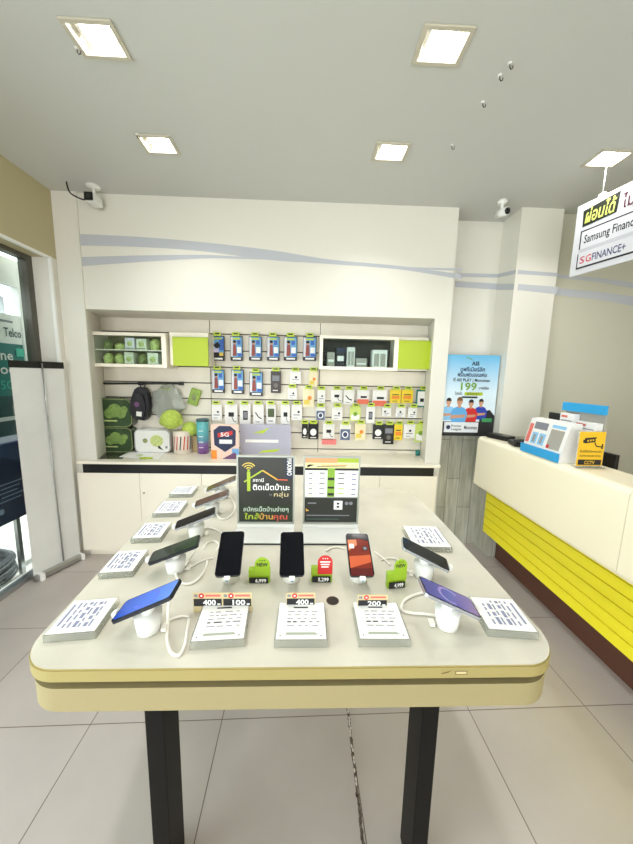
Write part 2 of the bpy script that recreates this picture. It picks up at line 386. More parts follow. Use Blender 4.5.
PALEB = mat('pale_blue_ink', (150, 166, 200), .5)
for k in range(5): b.rect(2.14 + .03 * (k % 2), 2.34 - .02 * (k % 3), .70 - .03 * k, .708 - .03 * k, .001, PALEB)
b.disc(2.16, .52, .02, .001, PALEB); b.poly([(PY0, .985), (PY1, .985), (PY1, .82), (2.2, .9), (PY0, .8)], .0005, mat('poster_dusk', (52, 74, 116), .4)); b.build('print', t)
for y in (PY0 + .1, PY1 - .12):
    b = MB(); b.box(-.012, .012, y, y + .03, -.02, .4195, SILVER); b.build('leg', t)
b = MB(); VAN = mat('dark_van_paint', (60, 66, 72), .3); b.box(-4.3, -3.0, .9, 4.2, .25, 1.95, VAN, .12, 3); b.box(-4.1, -3.2, 1.0, 4.1, 1.2, 1.72, SCREEN, .05); van = b.build('parked_van')
tag(van, 'dark parked van behind the outdoor signs on the pavement', 'vehicle')
for y in (1.5, 3.5):
    b = MB(); b.M = Matrix.Translation((-3.12, y, .26)) @ Matrix.Rotation(R(90), 4, 'Y'); b.lathe([(.28, -.1), (.28, .1), (.16, .11)], BLACK); b.build('wheel', van)
b = MB()                                       # bundled coil of grey mesh
COIL = mat('grey_coil', (104, 106, 108), .6, noise=.6, nscale=60)
for k in range(9):
    rr = .25 - .012 * (k % 3); zz = .018 + .014 * k
    b.tube([(rr * math.cos(R(a)) * (1 + .03 * math.sin(R(3 * a + 40 * k))), rr * math.sin(R(a)), zz + .006 * math.sin(R(2 * a + 60 * k))) for a in range(0, 361, 12)], .017, COIL, 6, False)
o = b.build('wire_coil', None, (-2.40, 2.16, -.02)); tag(o, 'grey bundled coil lying on the pavement outside the window', 'coil')

# ---- recessed ceiling lights; unseen fill lamps get no fixture
LAMP = mat('lamp_glow', (255, 252, 244), .4, emit=14)
REFL = mat('lamp_reflector', (236, 234, 226), .15, metal=.6)
LFRAME = mat('light_trim', (196, 190, 172), .4)
names = ['square recessed ceiling light nearest the camera on the left', 'square recessed ceiling light nearest the camera, right of centre', 'recessed ceiling light above the left of the slatted wall', 'recessed ceiling light above the right of the slatted wall', 'recessed ceiling light above the hanging finance sign']
for i, (x, y) in enumerate(lights):
    if i < 5:
        t = thing('ceiling_light', names[i], 'ceiling light', (x, y, CZ), (0, 0, 0), 'recessed ceiling lights')
        b = MB()
        for (x0, x1, y0, y1) in ((-.095, .095, -.075, -.058), (-.095, .095, .058, .075), (-.095, -.078, -.058, .058), (.078, .095, -.058, .058)): b.box(x0, x1, y0, y1, -.008, -.0005, LFRAME, .002)
        b.build('frame', t)
        b = MB(); h = .09
        for q in ([(-.08, -.06, 0), (.08, -.06, 0), (.06, -.045, h), (-.06, -.045, h)], [(.08, .06, 0), (-.08, .06, 0), (-.06, .045, h), (.06, .045, h)], [(-.08, .06, 0), (-.08, -.06, 0), (-.06, -.045, h), (-.06, .045, h)], [(.08, -.06, 0), (.08, .06, 0), (.06, .045, h), (.06, -.045, h)], [(-.06, -.045, h), (.06, -.045, h), (.06, .045, h), (-.06, .045, h)]):
            b.add(q, [(0, 1, 2, 3)], REFL)
        b.build('reflector', t)
        b = MB()
        for yy in (-.022, .022): b.tube([(-.055, yy, .035), (.055, yy, .035)], .012, LAMP, 10)
        b.box(-.064, -.052, -.036, .036, .02, .05, WHITE); b.build('bulb', t)
    ld = bpy.data.lights.new('lamp', 'AREA'); ld.shape = 'RECTANGLE'; ld.size = .12; ld.size_y = .085; ld.energy = 5.8 if y > 1.8 else (3.7 if y > 1 else 2.2); ld.color = (1, .985, .975); ld.spread = R(118)
    lo = bpy.data.objects.new('lamp', ld); COL.objects.link(lo); lo.location = (x, y, CZ + .02)
# ---- bare hooks left in the ceiling
HOOKM = mat('hook_metal', (70, 66, 58), .4, metal=.7)
for i, (px, py, lab) in enumerate([(510, 63, 'tiny ceiling hook furthest right of the bare row'), (500, 75, 'second tiny ceiling hook of the bare row right of centre'), (483, 102, 'third tiny ceiling hook of the bare row right of centre'), (452, 145, 'last tiny ceiling hook of the bare row near the back wall'), (77, 48, 'tiny ceiling hook beside the front left ceiling light'), (137, 134, 'tiny ceiling hook beside the rear left ceiling light')]):
    p = at(px, py, 'z', CZ); b = MB(); b.M = Matrix.Translation(p)
    b.lathe([(.009, -.004), (.009, 0)], WHITE, 10); b.tube([(0, 0, 0), (0, 0, -.014), (.006, 0, -.022), (.013, 0, -.018), (.013, 0, -.010)], .0022, HOOKM, 6)
    tag(b.build('ceiling_hook'), lab, 'hook', 'bare ceiling hooks')

# ================================================================== SECURITY CAMERAS
t = thing('security_camera', 'small black-lensed security camera with loose cable at upper left corner', 'security camera', (-1.485, 2.44, CZ))
b = MB(); b.lathe([(.04, -.012), (.045, 0)], WHITE, 20); b.tube([(0, 0, -.01), (.01, -.01, -.075)], .009, WHITE); b.build('mount', t)
b = MB(); b.box(-.03, .035, -.06, .04, -.125, -.065, WHITE, .012, 3); b.build('body', t)
b = MB(); b.box(-.026, .031, -.068, -.0605, -.121, -.069, BLACK, .006); b.M = Matrix.Translation((.003, -.0685, -.095)) @ FRONT; b.disc(0, 0, .014, .0005, DGREY); b.build('lens', t)
b = MB(); b.tube(smooth_path([(-.15, -.04, -.001), (-.146, -.04, -.03), (-.13, -.035, -.07), (-.07, -.02, -.095), (-.028, 0, -.09)]), .005, BLACK); b.build('cable', t)
t = thing('security_camera', 'white bullet security camera hanging from the ceiling above the poster', 'security camera', (1.372, 2.42, CZ))
b = MB(); b.lathe([(.03, -.02), (.035, 0)], WHITE, 20); b.tube([(0, 0, -.015), (0, 0, -.06)], .012, WHITE); b.build('mount', t)
b = MB(); b.tube([(-.006, .05, -.066), (.012, -.05, -.088)], .026, WHITE, 16); b.build('body', t)
b = MB(); b.tube([(.0121, -.0505, -.0882), (.013, -.055, -.089)], .021, BLACK, 16); b.build('lens', t)

# ================================================================== BACK COUNTER (low storage cupboards)
CTZ = .803; CFY = 2.475
t = thing('storage_cupboard', 'long cream storage cupboard with black recess strip under the slatted wall', 'cupboard', (0, 0, 0))
b = MB(); pts = [(-1.79, CFY), (1.10, CFY), (1.10, 2.512), (.988, 2.527), (1.073, SY - .002), (-1.776, SY - .002), (-1.654, 2.512), (-1.79, 2.512)]
b.prism(pts, CTZ - .022, CTZ, mat('counter_laminate', (236, 230, 214), .2), CREAM); b.build('worktop', t)
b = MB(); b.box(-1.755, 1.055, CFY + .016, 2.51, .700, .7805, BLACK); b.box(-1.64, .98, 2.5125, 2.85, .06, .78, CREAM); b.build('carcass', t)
b = MB(); b.box(-1.76, 1.06, CFY + .05, 2.512, 0, .055, CREAM); b.build('plinth', t)
seams = [-1.80, at(140, 500, 'y', CFY)[0], at(201, 480, 'y', CFY)[0], -.33, .28, at(380, 480, 'y', CFY)[0], 1.085]
for i, (x0, x1) in enumerate(zip(seams, seams[1:])):
    b = MB(); b.box(x0 + .0015, x1 - .0015, CFY + .01, CFY + .03, .05, .705, CREAM, .002); d = b.build('door', t)
    if i in (1, 3, 5):
        b = MB(); b.M = Matrix.Translation((x0 + .03, CFY + .0095, .545)) @ FRONT; b.lathe([(.008, 0), (.008, .006), (.005, .009)], SILVER, 12); b.build('lock', d)

# ================================================================== ROLL-UP BANNER (seen from the back)
p0 = Vector((-1.925, 2.15, 0)); p1 = Vector((-1.80, 2.44, 0))
ang = math.atan2(p1.y - p0.y, p1.x - p0.x); L = (p1 - p0).length
t = thing('rollup_banner', 'off-white roll-up banner seen from behind beside the left window', 'banner', p0, (0, 0, ang))
BAN = mat('banner_back', (246, 246, 243), .5, noise=.05, nscale=7)
_nt = BAN.node_tree; _o = _nt.nodes['Material Output']; _p = _nt.nodes['Principled BSDF']; _tr = _nt.nodes.new('ShaderNodeBsdfTranslucent'); _mx = _nt.nodes.new('ShaderNodeMixShader')
_tr.inputs['Color'].default_value = (.95, .95, .92, 1); _mx.inputs[0].default_value = .4; _nt.links.new(_p.outputs[0], _mx.inputs[1]); _nt.links.new(_tr.outputs[0], _mx.inputs[2]); _nt.links.new(_mx.outputs[0], _o.inputs['Surface'])
b = MB(); b.box(0, L, -.004, -.0025, .045, 1.535, BAN); ban = b.build('fabric', t)
b = MB(); b.box(-.003, L + .003, -.008, .004, 1.515, 1.562, BLACK, .002); b.build('top_rail', t)
b = MB(); b.tube([(L * .56, -.014, 1.55), (L * .60, -.014, .06)], .005, SILVER); b.build('pole', t)
b = MB(); b.box(.0, L, -.035, .045, .008, .05, SILVER, .008); b.build('base', t)
b = MB(); b.box(.02, .05, -.05, .05, 0, .055, WHITE, .008, 3); b.build('foot', t)
b = MB(); b.box(L - .012, L + .012, -.045, .05, 0, .052, WHITE, .008, 3); b.build('foot', t)

# ================================================================== POSTER IN THE ALCOVE
pw0, pw1, pz0, pz1 = 1.205, 1.675, 1.0, 1.722
POY = 2.555; pl = at(450.5, 354.5, 'y', POY); pr = at(502.5, 354.5, 'y', POY); pb = at(470, 436, 'y', POY); PX0 = 1.118
PW = min(pr.x, 1.553) - PX0; PH = pl.z - pb.z
SKY = gradient_material('poster_sky', [(0, (225, 236, 244)), (.45, (214, 232, 242)), (1, (96, 178, 222))], 'Z', .1, PH, .3)
t = thing('poster', 'light blue football promotion poster hanging in the alcove above grey planks', 'poster', (PX0, POY, pb.z))
b = MB(); b.box(0, PW, 0, .008, 0, PH, SKY); b.build('board', t)
b = MB(); b.box(PW * .4, PW * .6, .0085, 2.6995 - POY - (.0 if pb.z < 1.06 else 0), .3, .36, GREY); b.build('wall_bracket', t)
b = MB(); b.M = Matrix.Translation((0, -.0004, 0)) @ FRONT
b.rect(0, PW, 0, .12, .0002, INK); c = PW * .5
b.poly([(PW * .72, .1), (PW, .1), (PW, .17), (PW * .9, .22), (PW * .7, .2)], .0003, INK)
def footballer(u, v, s, shirt, hair, w):
    b.poly([(u - .062 * s, v), (u + .062 * s, v), (u + .075 * s, v + .09 * s), (u + .05 * s, v + .13 * s), (u + .018 * s, v + .145 * s), (u - .018 * s, v + .145 * s), (u - .05 * s, v + .13 * s), (u - .075 * s, v + .09 * s)], w, shirt)
    b.poly([(u - .078 * s, v + .035 * s), (u + .05 * s, v + .05 * s), (u + .06 * s, v + .075 * s), (u - .07 * s, v + .068 * s)], w + .0001, SKIN)
    b.rect(u - .014 * s, u + .014 * s, v + .135 * s, v + .165 * s, w + .0001, SKIN)
    b.disc(u, v + .19 * s, .026 * s, w + .0002, SKIN, 16, .034 * s)
    b.poly([(u + .027 * s * math.cos(R(a)), v + .197 * s + .034 * s * math.sin(R(a))) for a in range(0, 181, 20)], w + .0003, hair)
    b.disc(u - .009 * s, v + .19 * s, .003 * s, w + .0004, INK, 6); b.disc(u + .009 * s, v + .19 * s, .003 * s, w + .0004, INK, 6)
footballer(.045, .13, .8, SKYL, INK, .0010); footballer(PW * .72, .14, .74, mat('royal_blue_print', (36, 64, 170), .5), INK, .0012)
footballer(PW * .53, .12, .8, RED, INK, .0016); footballer(PW * .31, .11, .92, mat('football_sky_shirt', (96, 168, 222), .5), mat('hair_brown', (120, 84, 50), .6), .0022)
b.poly(*[[(.02, .03), (PW * .7, .03), (PW * .7, .115), (.02, .115)]], .003, mat('poster_label', (226, 230, 236), .5))
b.disc(.055, .072, .018, .0034, NAVY); b.text('Premier', .08, .075, .028, .0034, INK, .085, 'LEFT', .01); b.text('League', .08, .048, .028, .0034, INK, .085, 'LEFT', .01)
b.text('Monomax', PW * .43, .058, .042, .0034, INK, .11, 'LEFT', .02)
b.text('AIS', c + .02, PH - 0.0817, .045, .003, INK, None, 'CENTER', .02); b.arc(c - .05, PH - 0.0774, .055, 40, 100, .006, .003, GREEN)
b.text('ดูพรีเมียร์ลีก', c, PH - 0.1290, .046, .003, NAVY, .20, bold=.012); b.text('พร้อมฟุตบอลเอฟเอ', c, PH - 0.1720, .046, .003, NAVY, .24, bold=.012)
b.text('ที่ AIS PLAY | Monomax', c, PH - 0.2107, .035, .003, INK, .3, bold=.012)
b.text('199', c - .02, PH - 0.2795, .085, .003, GREEN, .13, bold=.02); b.text('บาท/เดือน', c + .065, PH - 0.2709, .03, .003, INK, .08, 'LEFT', .01)
b.rect(c - .05, c + .1, PH - 0.3225, PH - 0.2967, .003, LIME); b.text('โปรเน็ต', c - .1, PH - 0.3182, .03, .0032, INK, .06, bold=.01); b.text('สมัครเลย', c + .02, PH - 0.3182, .028, .0034, INK, .1, bold=.01)
b.rect(c - .07, c + .06, PH - 0.3440, PH - 0.3311, .003, INK)
b.rect(PW * .76, PW * .95, .12, .15, .003, mat('pitch_green', (60, 150, 90), .5))
b.build('print', t)

# ================================================================== SLATTED WALL: HUNG PACKS ON HOOKS
PKY = SY - .024
PRND = random.Random(5)
def pk_common(px0, px1, py0, py1):
    a = at(px0, py0, 'y', PKY); c = at(px1, py1, 'y', PKY)
    return (a.x + c.x) / 2, c.z, abs(c.x - a.x), a.z - c.z
def hook(x, z, lab, tagm=None):
    t = thing('display_hook', lab, 'hook', (x, SY, z), (0, 0, 0), 'price tag hooks on the slatted wall')
    b = MB(); b.tube([(0, -.0005, 0), (0, -.05, 0), (0, -.056, .006)], .0022, SILVER, 6); b.box(-.012, .012, -.003, -.0005, -.012, .012, SILVER, .001); b.build('rod', t)
    b = MB(); b.box(-.031, .031, -.0605, -.058, -.006, .027, tagm or LIME2, .001); b.M = Matrix.Translation((0, -.0606, 0)) @ FRONT; b.rect(-.019, .019, .008, .019, .0004, INK); b.build('price_tag', t)
CARDW = mat('pack_white', (240, 238, 236), .4); DPACK = mat('pack_charcoal', (60, 54, 50), .4)
def pack(kind, box, label, cat='boxed accessory'):
    x, z0, w, h = pk_common(*box)
    t = thing('accessory_pack', label, cat, (x, PKY, z0), (0, 0, 0), 'accessory packs hung on the slatted wall')
    b = MB(); d = .018
    body = {'blue': BLACK, 'blue2': BLACK, 'dark': DPACK, 'black': BLACK, 'yellow': mat('pack_yellow', (240, 208, 40), .4), 'watch': CARDW, 'teal': TEAL, 'lime': mat('pack_lime', (206, 222, 120), .4), 'cream': mat('pack_cream', (240, 228, 190), .4), 'redw': CARDW, 'blackw': BLACK}.get(kind, CARDW)
    b.box(-w / 2, w / 2, -d, 0, 0, h, body, .003); b.build('carton', t)
    b = MB(); b.M = Matrix.Translation((0, -d - .0004, 0)) @ FRONT
    if kind in ('blue', 'blue2'):
        b.rect(-w * .46, w * .46, h * .16, h * .97, .0002, mat('pack_sky', (96, 160, 210), .35))
        b.rect(-w * .46, -w * .28, h * .16, h * .97, .0003, mat('pack_pale', (220, 220, 226), .4))
        if kind == 'blue':
            b.poly([(-w * .3, h * .2), (w * .02, h * .2), (-w * .02, h * .62), (-w * .14, h * .74), (-w * .26, h * .6)], .0005, mat('pack_figure', (150, 70, 62), .5))
            b.disc(-w * .12, h * .72, w * .12, .0007, SKIN); b.disc(-w * .14, h * .78, w * .13, .0008, INK, 14, h * .06)
            b.rect(w * .06, w * .4, h * .32, h * .56, .0006, PAPER); b.rect(w * .1, w * .44, h * .18, h * .3, .0006, mat('pack_blue', (36, 96, 190), .4))
            b.rect(w * .08, w * .34, h * .66, h * .84, .0006, mat('pack_blue', (36, 96, 190), .4))
        else:
            b.rect(-w * .46, w * .46, h * .16, h * .34, .0004, INK); b.poly([(-w * .4, h * .62), (0, h * .78), (w * .2, h * .6), (-w * .05, h * .48)], .0005, INK)
            b.rect(-w * .4, w * .05, h * .34, h * .5, .0006, mat('pack_lilac', (196, 186, 220), .4)); b.rect(w * .1, w * .42, h * .2, h * .34, .0006, GOLD)
            b.rect(w * .1, w * .46, h * .42, h * .9, .0003, mat('pack_blue', (36, 96, 190), .4))
        b.rect(-w * .3, w * .36, h * .05, h * .12, .0006, PAPER)
        b.rect(-w * .3, w * .3, h * .86, h * .93, .0006, LIME2)
    elif kind in ('dark', 'black'):
        b.rect(-w * .35, w * .35, h * .55, h * .8, .0003, GREYINK); b.disc(0, h * .35, w * .22, .0004, mat('pack_mid', (110, 104, 100), .4))
        b.rect(-w * .3, w * .2, h * .1, h * .14, .0004, CARDW)
    elif kind == 'watch':
        b.rect(-w * .45, w * .45, h * .02, h * .7, .0002, mat('pack_bluegrey', (96, 108, 140), .4)); b.disc(0, h * .36, w * .3, .0004, PAPER, 20, h * .22); b.disc(0, h * .36, w * .2, .0006, mat('pack_navy2', (60, 70, 110), .4), 20, h * .15)
    elif kind == 'yellow':
        b.rect(-w * .35, w * .35, h * .3, h * .55, .0003, ORANGE); b.rect(-w * .3, w * .2, h * .12, h * .17, .0003, INK); b.rect(-w * .3, w * .3, h * .6, h * .66, .0003, INK)
    elif kind == 'blackw':
        b.disc(0, h * .45, w * .32, .0003, PAPER, 18, h * .22); b.rect(-w * .3, w * .3, h * .08, h * .14, .0003, CARDW)
    elif kind == 'redw':
        b.rect(-w * .48, w * .48, 0, h * .34, .0003, mat('pack_coral', (230, 110, 80), .4)); b.rect(-w * .2, w * .3, h * .42, h * .56, .0003, INK)
    elif kind == 'lime':
        b.rect(-w * .4, w * .4, h * .1, h * .45, .0003, CARDW); b.disc(0, h * .5, w * .2, .0004, GREEN)
    elif kind == 'cream':
        b.rect(-w * .4, w * .1, h * .15, h * .4, .0003, GOLD); b.disc(w * .1, h * .5, w * .18, .0004, ORANGE)
    elif kind == 'cable':
        b.line([(-w * .3, h * .6), (0, h * .36), (w * .3, h * .28)], w * .1, .0003, INK); b.rect(-w * .3, w * .1, h * .1, h * .14, .0003, GREYINK)
    elif kind == 'plug':
        b.rect(-w * .2, w * .22, h * .38, h * .6, .0003, INK); b.line([(w * .05, h * .4), (w * .2, h * .15), (w * .4, h * .12)], w * .07, .0004, GREYINK)
    elif kind == 'phonepic':
        b.rect(-w * .2, w * .24, h * .22, h * .68, .0003, INK); b.rect(-w * .14, w * .18, h * .3, h * .62, .0004, GREYINK)
    elif kind == 'greenpic':
        b.rect(-w * .34, w * .34, h * .36, h * .78, .0003, mat('pack_moss', (70, 84, 40), .4)); b.rect(-w * .3, w * .2, h * .14, h * .18, .0003, INK)
    elif kind == 'teal':
        b.rect(-w * .42, w * .3, h * .08, h * .9, .0003, CARDW); b.rect(-w * .2, w * .12, h * .3, h * .5, .0004, INK)
    else:
        b.rect(-w * .3, w * .3, h * .3, h * .36, .0003, GREYINK); b.disc(PRND.uniform(-.2, .2) * w, h * .52, w * .11, .0004, INK); b.rect(-w * .3, w * .1, h * .12, h * .16, .0003, GREYINK)
    b.build('print', t)
    hook(x, z0 + h + .004, 'lime-tagged hook above ' + label)
ORD = ['first', 'second', 'third', 'fourth', 'fifth', 'sixth', 'seventh', 'eighth', 'ninth']
for i, (a, c) in enumerate([(212, 225), (230.5, 243), (249, 262), (267, 279.5), (284, 297), (303, 316)]):
    pack('blue2' if i == 0 else 'blue', (a, c, 336 + .2 * i, 361), ('blue pack with dark band, far left of the top row' if i == 0 else f'blue and black pack, {ORD[i]} from left in top row'))
for i, (a, c, y0, y1) in enumerate([(212, 225, 369.5, 393), (231.5, 244, 369.5, 394), (249.5, 263, 372, 396)]): pack('blue', (a, c, y0, y1), f'blue and black pack, {ORD[i]} from left in second row')
pack('dark', (271, 281, 371, 393), 'slender charcoal pack right of the second row blue packs')
W = [('white', (290, 301, 371, 384), 'small white pack in second row beside the charcoal pack'), ('cream', (309, 317.5, 371, 387), 'cream pack at the right end of the left second row'),
 ('white', (288, 297, 387.5, 399.5), 'small white pack hung between the second and third rows'), ('cream', (303, 314, 388.5, 407), 'cream and yellow pack upper left of the watch pack'),
 ('white', (212, 222.5, 404, 420), 'white pack at far left behind the standing leaflet'), ('plug', (225, 238, 404, 424), 'black adapter pack, second in the left third row'), ('phonepic', (240, 251, 404, 424), 'white phone-picture pack, third in the left third row'),
 ('cable', (253.5, 264, 404, 424), 'white cable-picture pack, fourth in the left third row'), ('greenpic', (266.5, 276, 404, 424), 'white pack with moss green picture in the left third row'), ('plug', (281, 290, 404, 424), 'white adapter pack right of the moss green one'), ('white', (291.5, 302, 404, 420), 'plain white pack at right end of the left third row'),
 ('white', (317.5, 325, 389.5, 403), 'white pack below the dark cabinet, leftmost of its row'), ('plug', (331, 342, 389.5, 402), 'white adapter pack second in the row below the dark cabinet'), ('cable', (343.5, 353.5, 389.5, 404), 'white cable pack third in the row below the dark cabinet'), ('redw', (357, 368.5, 389.5, 404), 'coral-based white pack, fourth below the dark cabinet'),
 ('redw', (372.5, 386, 389.5, 406), 'wide white and coral pack left of the two yellow packs'), ('yellow', (390, 400, 389.5, 403), 'left one of two yellow packs below the lime cabinet door'), ('yellow', (401.5, 412, 389.5, 403), 'right one of two yellow packs below the lime cabinet door'), ('teal', (416.5, 427, 389.5, 407), 'teal and white pack at far right end of the slatted wall'),
 ('watch', (316, 325, 406.5, 420), 'blue grey watch pack in the third right-hand row, leftmost'), ('white', (332, 342, 406.5, 420), 'white pack right of the blue grey watch pack'), ('lime', (350, 360, 406.5, 421), 'pale lime pack in the middle of the third right-hand row'), ('phonepic', (366, 374, 406, 423), 'tall white phone-picture pack in the third right-hand row'), ('white', (382, 390.5, 407, 416), 'small white pack under the wide coral pack'), ('white', (395.5, 404.5, 407, 417), 'small white pack under the left yellow pack'), ('white', (408, 416, 407, 418), 'small white pack under the right yellow pack'),
 ('blackw', (302, 307.5, 423, 438), 'narrow black pack, leftmost of the bottom right-hand row'), ('blackw', (308.5, 318, 423, 439), 'white-disc black pack, second in the bottom right-hand row'), ('plug', (323, 334, 423.5, 438), 'white and black pack above a pink strip in the bottom row'), ('watch', (340, 350, 424, 440), 'grey blue pack fourth in the bottom right-hand row'), ('cream', (355, 365, 423, 440), 'cream and yellow pack in the middle of the bottom right-hand row'), ('blackw', (373, 382.5, 424, 439), 'white-disc black pack left of the big black pack'), ('black', (383.5, 393, 424, 444), 'big black pack in the bottom right-hand row'), ('yellow', (394, 401.5, 424, 440), 'narrow yellow pack beside the big black pack'), ('white', (403.5, 414, 423.5, 438), 'white pack second from right end of the bottom row'), ('lime', (415, 425, 423.5, 442), 'lime and white pack at the right end of the bottom row')]
for k, bx, lab in W: pack(k, bx, lab)
x, z0, w, h = pk_common(322, 336, 439.5, 444.5); b = MB(); b.box(-w / 2, w / 2, -.006, .0235, 0, h, PINK, .001)
tag(b.build('price_strip', None, (x, PKY, z0)), 'pink price strip on the slatted wall below a white pack', 'price strip')

# ---- hanging cabinets on the slatted wall
CBY = SY - .22
def cabinet(name, label, px0, px1, py0, py1, inner, shelves):
    a = at(px0, py0, 'y', CBY); c = at(px1, py1, 'y', CBY); w = c.x - a.x; h = a.z - c.z; d = SY - CBY - .001
    t = thing(name, label, 'cabinet', (a.x, CBY, c.z)); fr = .026
    b = MB(); b.box(0, w, .006, d, 0, .012, CREAM); b.box(0, w, .006, d, h - .012, h, CREAM); b.box(0, .012, .006, d, .012, h - .012, CREAM); b.box(w - .012, w, .006, d, .012, h - .012, CREAM); b.box(.012, w - .012, d - .008, d, .012, h - .012, inner); b.build('carcass', t)
    b = MB(); b.box(0, w, -.012, .0055, 0, fr, CREAM, .002); b.box(0, w, -.012, .0055, h - fr, h, CREAM, .002); b.box(0, fr, -.012, .0055, fr, h - fr, CREAM, .002); b.box(w - fr - .01, w, -.012, .0055, fr, h - fr, CREAM, .002); fo = b.build('door_frame', t)
    b = MB(); b.box(fr, w - fr - .01, -.002, 0, fr, h - fr, GLASS); b.build('glass', fo)
    for (u0, u1, v) in shelves:
        b = MB(); b.box(max(.0125, u0 * w), min(w - .0125, u1 * w), .008, d - .009, v * h - .004, v * h + .004, CREAM); b.build('shelf', t)
    return a.x, c.z, w, h
OLIVE = mat('cabinet_back_olive', (150, 146, 110), .6); DKIN = mat('cabinet_back_dark', (64, 58, 48), .6)
x0, z0, w, h = cabinet('display_cabinet', 'cream glass-fronted display cabinet full of green packages, far left', 90, 167.5, 331.5, 368, OLIVE, [(0, 1, .5)])
SAGE = mat('sage_packaging', (206, 220, 140), .5, noise=.35, nscale=60); MOSS = mat('moss_packaging', (140, 152, 96), .5, noise=.4, nscale=50); PALEG = mat('pale_green_packaging', (240, 244, 222), .5, noise=.2, nscale=50); LILAC = mat('lilac_packaging', (240, 236, 244), .5, noise=.15, nscale=50)
lay = [(.10, .24, .54, .8, MOSS, 'dark mossy wrapped package on the cabinet upper shelf, far left'), (.25, .40, .54, .72, SAGE, 'sage green wrapped package on the cabinet upper shelf, second'), (.42, .56, .54, .86, LILAC, 'lilac boxed package on the cabinet upper shelf'), (.57, .72, .54, .84, PALEG, 'pale green boxed package on the upper shelf beside the lilac one'), (.73, .88, .54, .86, SAGE, 'sage green package at the right end of the cabinet upper shelf'),
       (.09, .23, .12, .42, SAGE, 'sage green wrapped bundle on the cabinet bottom, far left'), (.24, .38, .12, .40, SAGE, 'sage green wrapped bundle on the cabinet bottom, second from left'), (.40, .54, .12, .44, PALEG, 'pale green box on the cabinet bottom, in the middle'), (.55, .70, .12, .42, MOSS, 'mossy package on the cabinet bottom, right of the pale green box'), (.71, .87, .12, .44, PALEG, 'pale green package at the right end of the cabinet bottom')]
for (u0, u1, v0, v1, mt, lab) in lay:
    b = MB(); vb = .5 * h + .0045 if v0 > .5 else .0125
    ww = (u1 - u0) * w - .008; hh = v1 * h - vb
    if mt in (SAGE, MOSS): b.ball((0, 0, hh / 2), 1, mt, 3, (ww / 2, .045, hh / 2), .06); b.box(-ww * .3, ww * .3, -.03, .03, 0, .02, mt, .004)
    else: b.box(-ww / 2, ww / 2, -.045, .045, 0, hh, mt, .006); b.M = Matrix.Translation((0, -.0455, 0)) @ FRONT; b.disc(0, hh * .5, min(ww, hh) * .28, .0004, SAGE); b.rect(-ww * .4, ww * .4, hh * .08, hh * .16, .0004, MOSS)
    tag(b.build('green_package', None, (x0 + (u0 + u1) / 2 * w, CBY + .066, z0 + vb)), lab, 'package', 'green packages in the left cabinet')
x0, z0, w, h = cabinet('display_cabinet', 'white framed dark display cabinet holding small boxes, right of the blue packs', 320, 397, 335, 371, DKIN, [])
GREYBX = mat('grey_box', (168, 164, 154), .5); 
for (u0, u1, v1, mt, lab) in [(.10, .20, .52, GREYBX, 'grey small box at the left inside the dark cabinet'), (.21, .34, .66, INK, 'black and blue box inside the dark cabinet beside the grey one'), (.35, .46, .68, CARDW, 'white phone box standing inside the dark cabinet'), (.47, .62, .36, GREYBX, 'flat grey box lying inside the dark cabinet'), (.68, .88, .62, CARDW, 'white twin-panel box at the right inside the dark cabinet')]:
    b = MB(); ww = (u1 - u0) * w - .004; hh = v1 * h - .0125; b.box(-ww / 2, ww / 2, -.04, .04, 0, hh, mt, .003); b.M = Matrix.Translation((0, -.0405, 0)) @ FRONT
    if mt is CARDW: b.rect(-ww * .38, -ww * .04, hh * .15, hh * .8, .0004, GREYBX); b.rect(ww * .04, ww * .38, hh * .15, hh * .8, .0004, GREYBX)
    elif mt is INK: b.rect(-ww * .4, ww * .4, hh * .8, hh * .97, .0004, NAVY); b.rect(-ww * .35, ww * .3, hh * .35, hh * .6, .0004, CARDW)
    else: b.rect(-ww * .4, ww * .4, hh * .4, hh * .55, .0004, CARDW)
    tag(b.build('small_box', None, (x0 + (u0 + u1) / 2 * w, CBY + .07, z0 + .0125)), lab, 'box', 'boxes inside the dark cabinet')
def lime_cab(label, wx0, wx1, wy0, wy1, gx0, gx1, gy0, gy1):
    a = at(wx0, wy0, 'y', CBY + .03); c = at(wx1, wy1, 'y', CBY + .03)
    t = thing('wall_cabinet', label, 'cabinet', (a.x, CBY + .03, c.z)); w, h = c.x - a.x, a.z - c.z
    b = MB(); b.box(0, w, 0, SY - CBY - .031, 0, h, CREAM, .003); b.build('carcass', t)
    g = at(gx0, gy0, 'y', CBY - .01); k = at(gx1, gy1, 'y', CBY - .01)
    b = MB(); b.box(g.x - a.x, k.x - a.x, -.04, -.022, k.z - c.z, g.z - c.z, LIME, .002); d = b.build('door', t)
    b = MB(); b.box(k.x - a.x - .03, k.x - a.x - .005, -.021, -.0005, k.z - c.z + .02, k.z - c.z + .06, SILVER); b.box(k.x - a.x - .03, k.x - a.x - .005, -.021, -.0005, g.z - c.z - .06, g.z - c.z - .02, SILVER); b.build('hinge', d)
lime_cab('small white wall cabinet with open lime door beside the green packages', 169, 209, 332, 366, 172, 208.5, 336.5, 366.5)
lime_cab('small white wall cabinet with lime door at the right end of the slatted wall', 397.5, 427, 337, 371, 398.5, 432, 340, 369.5)

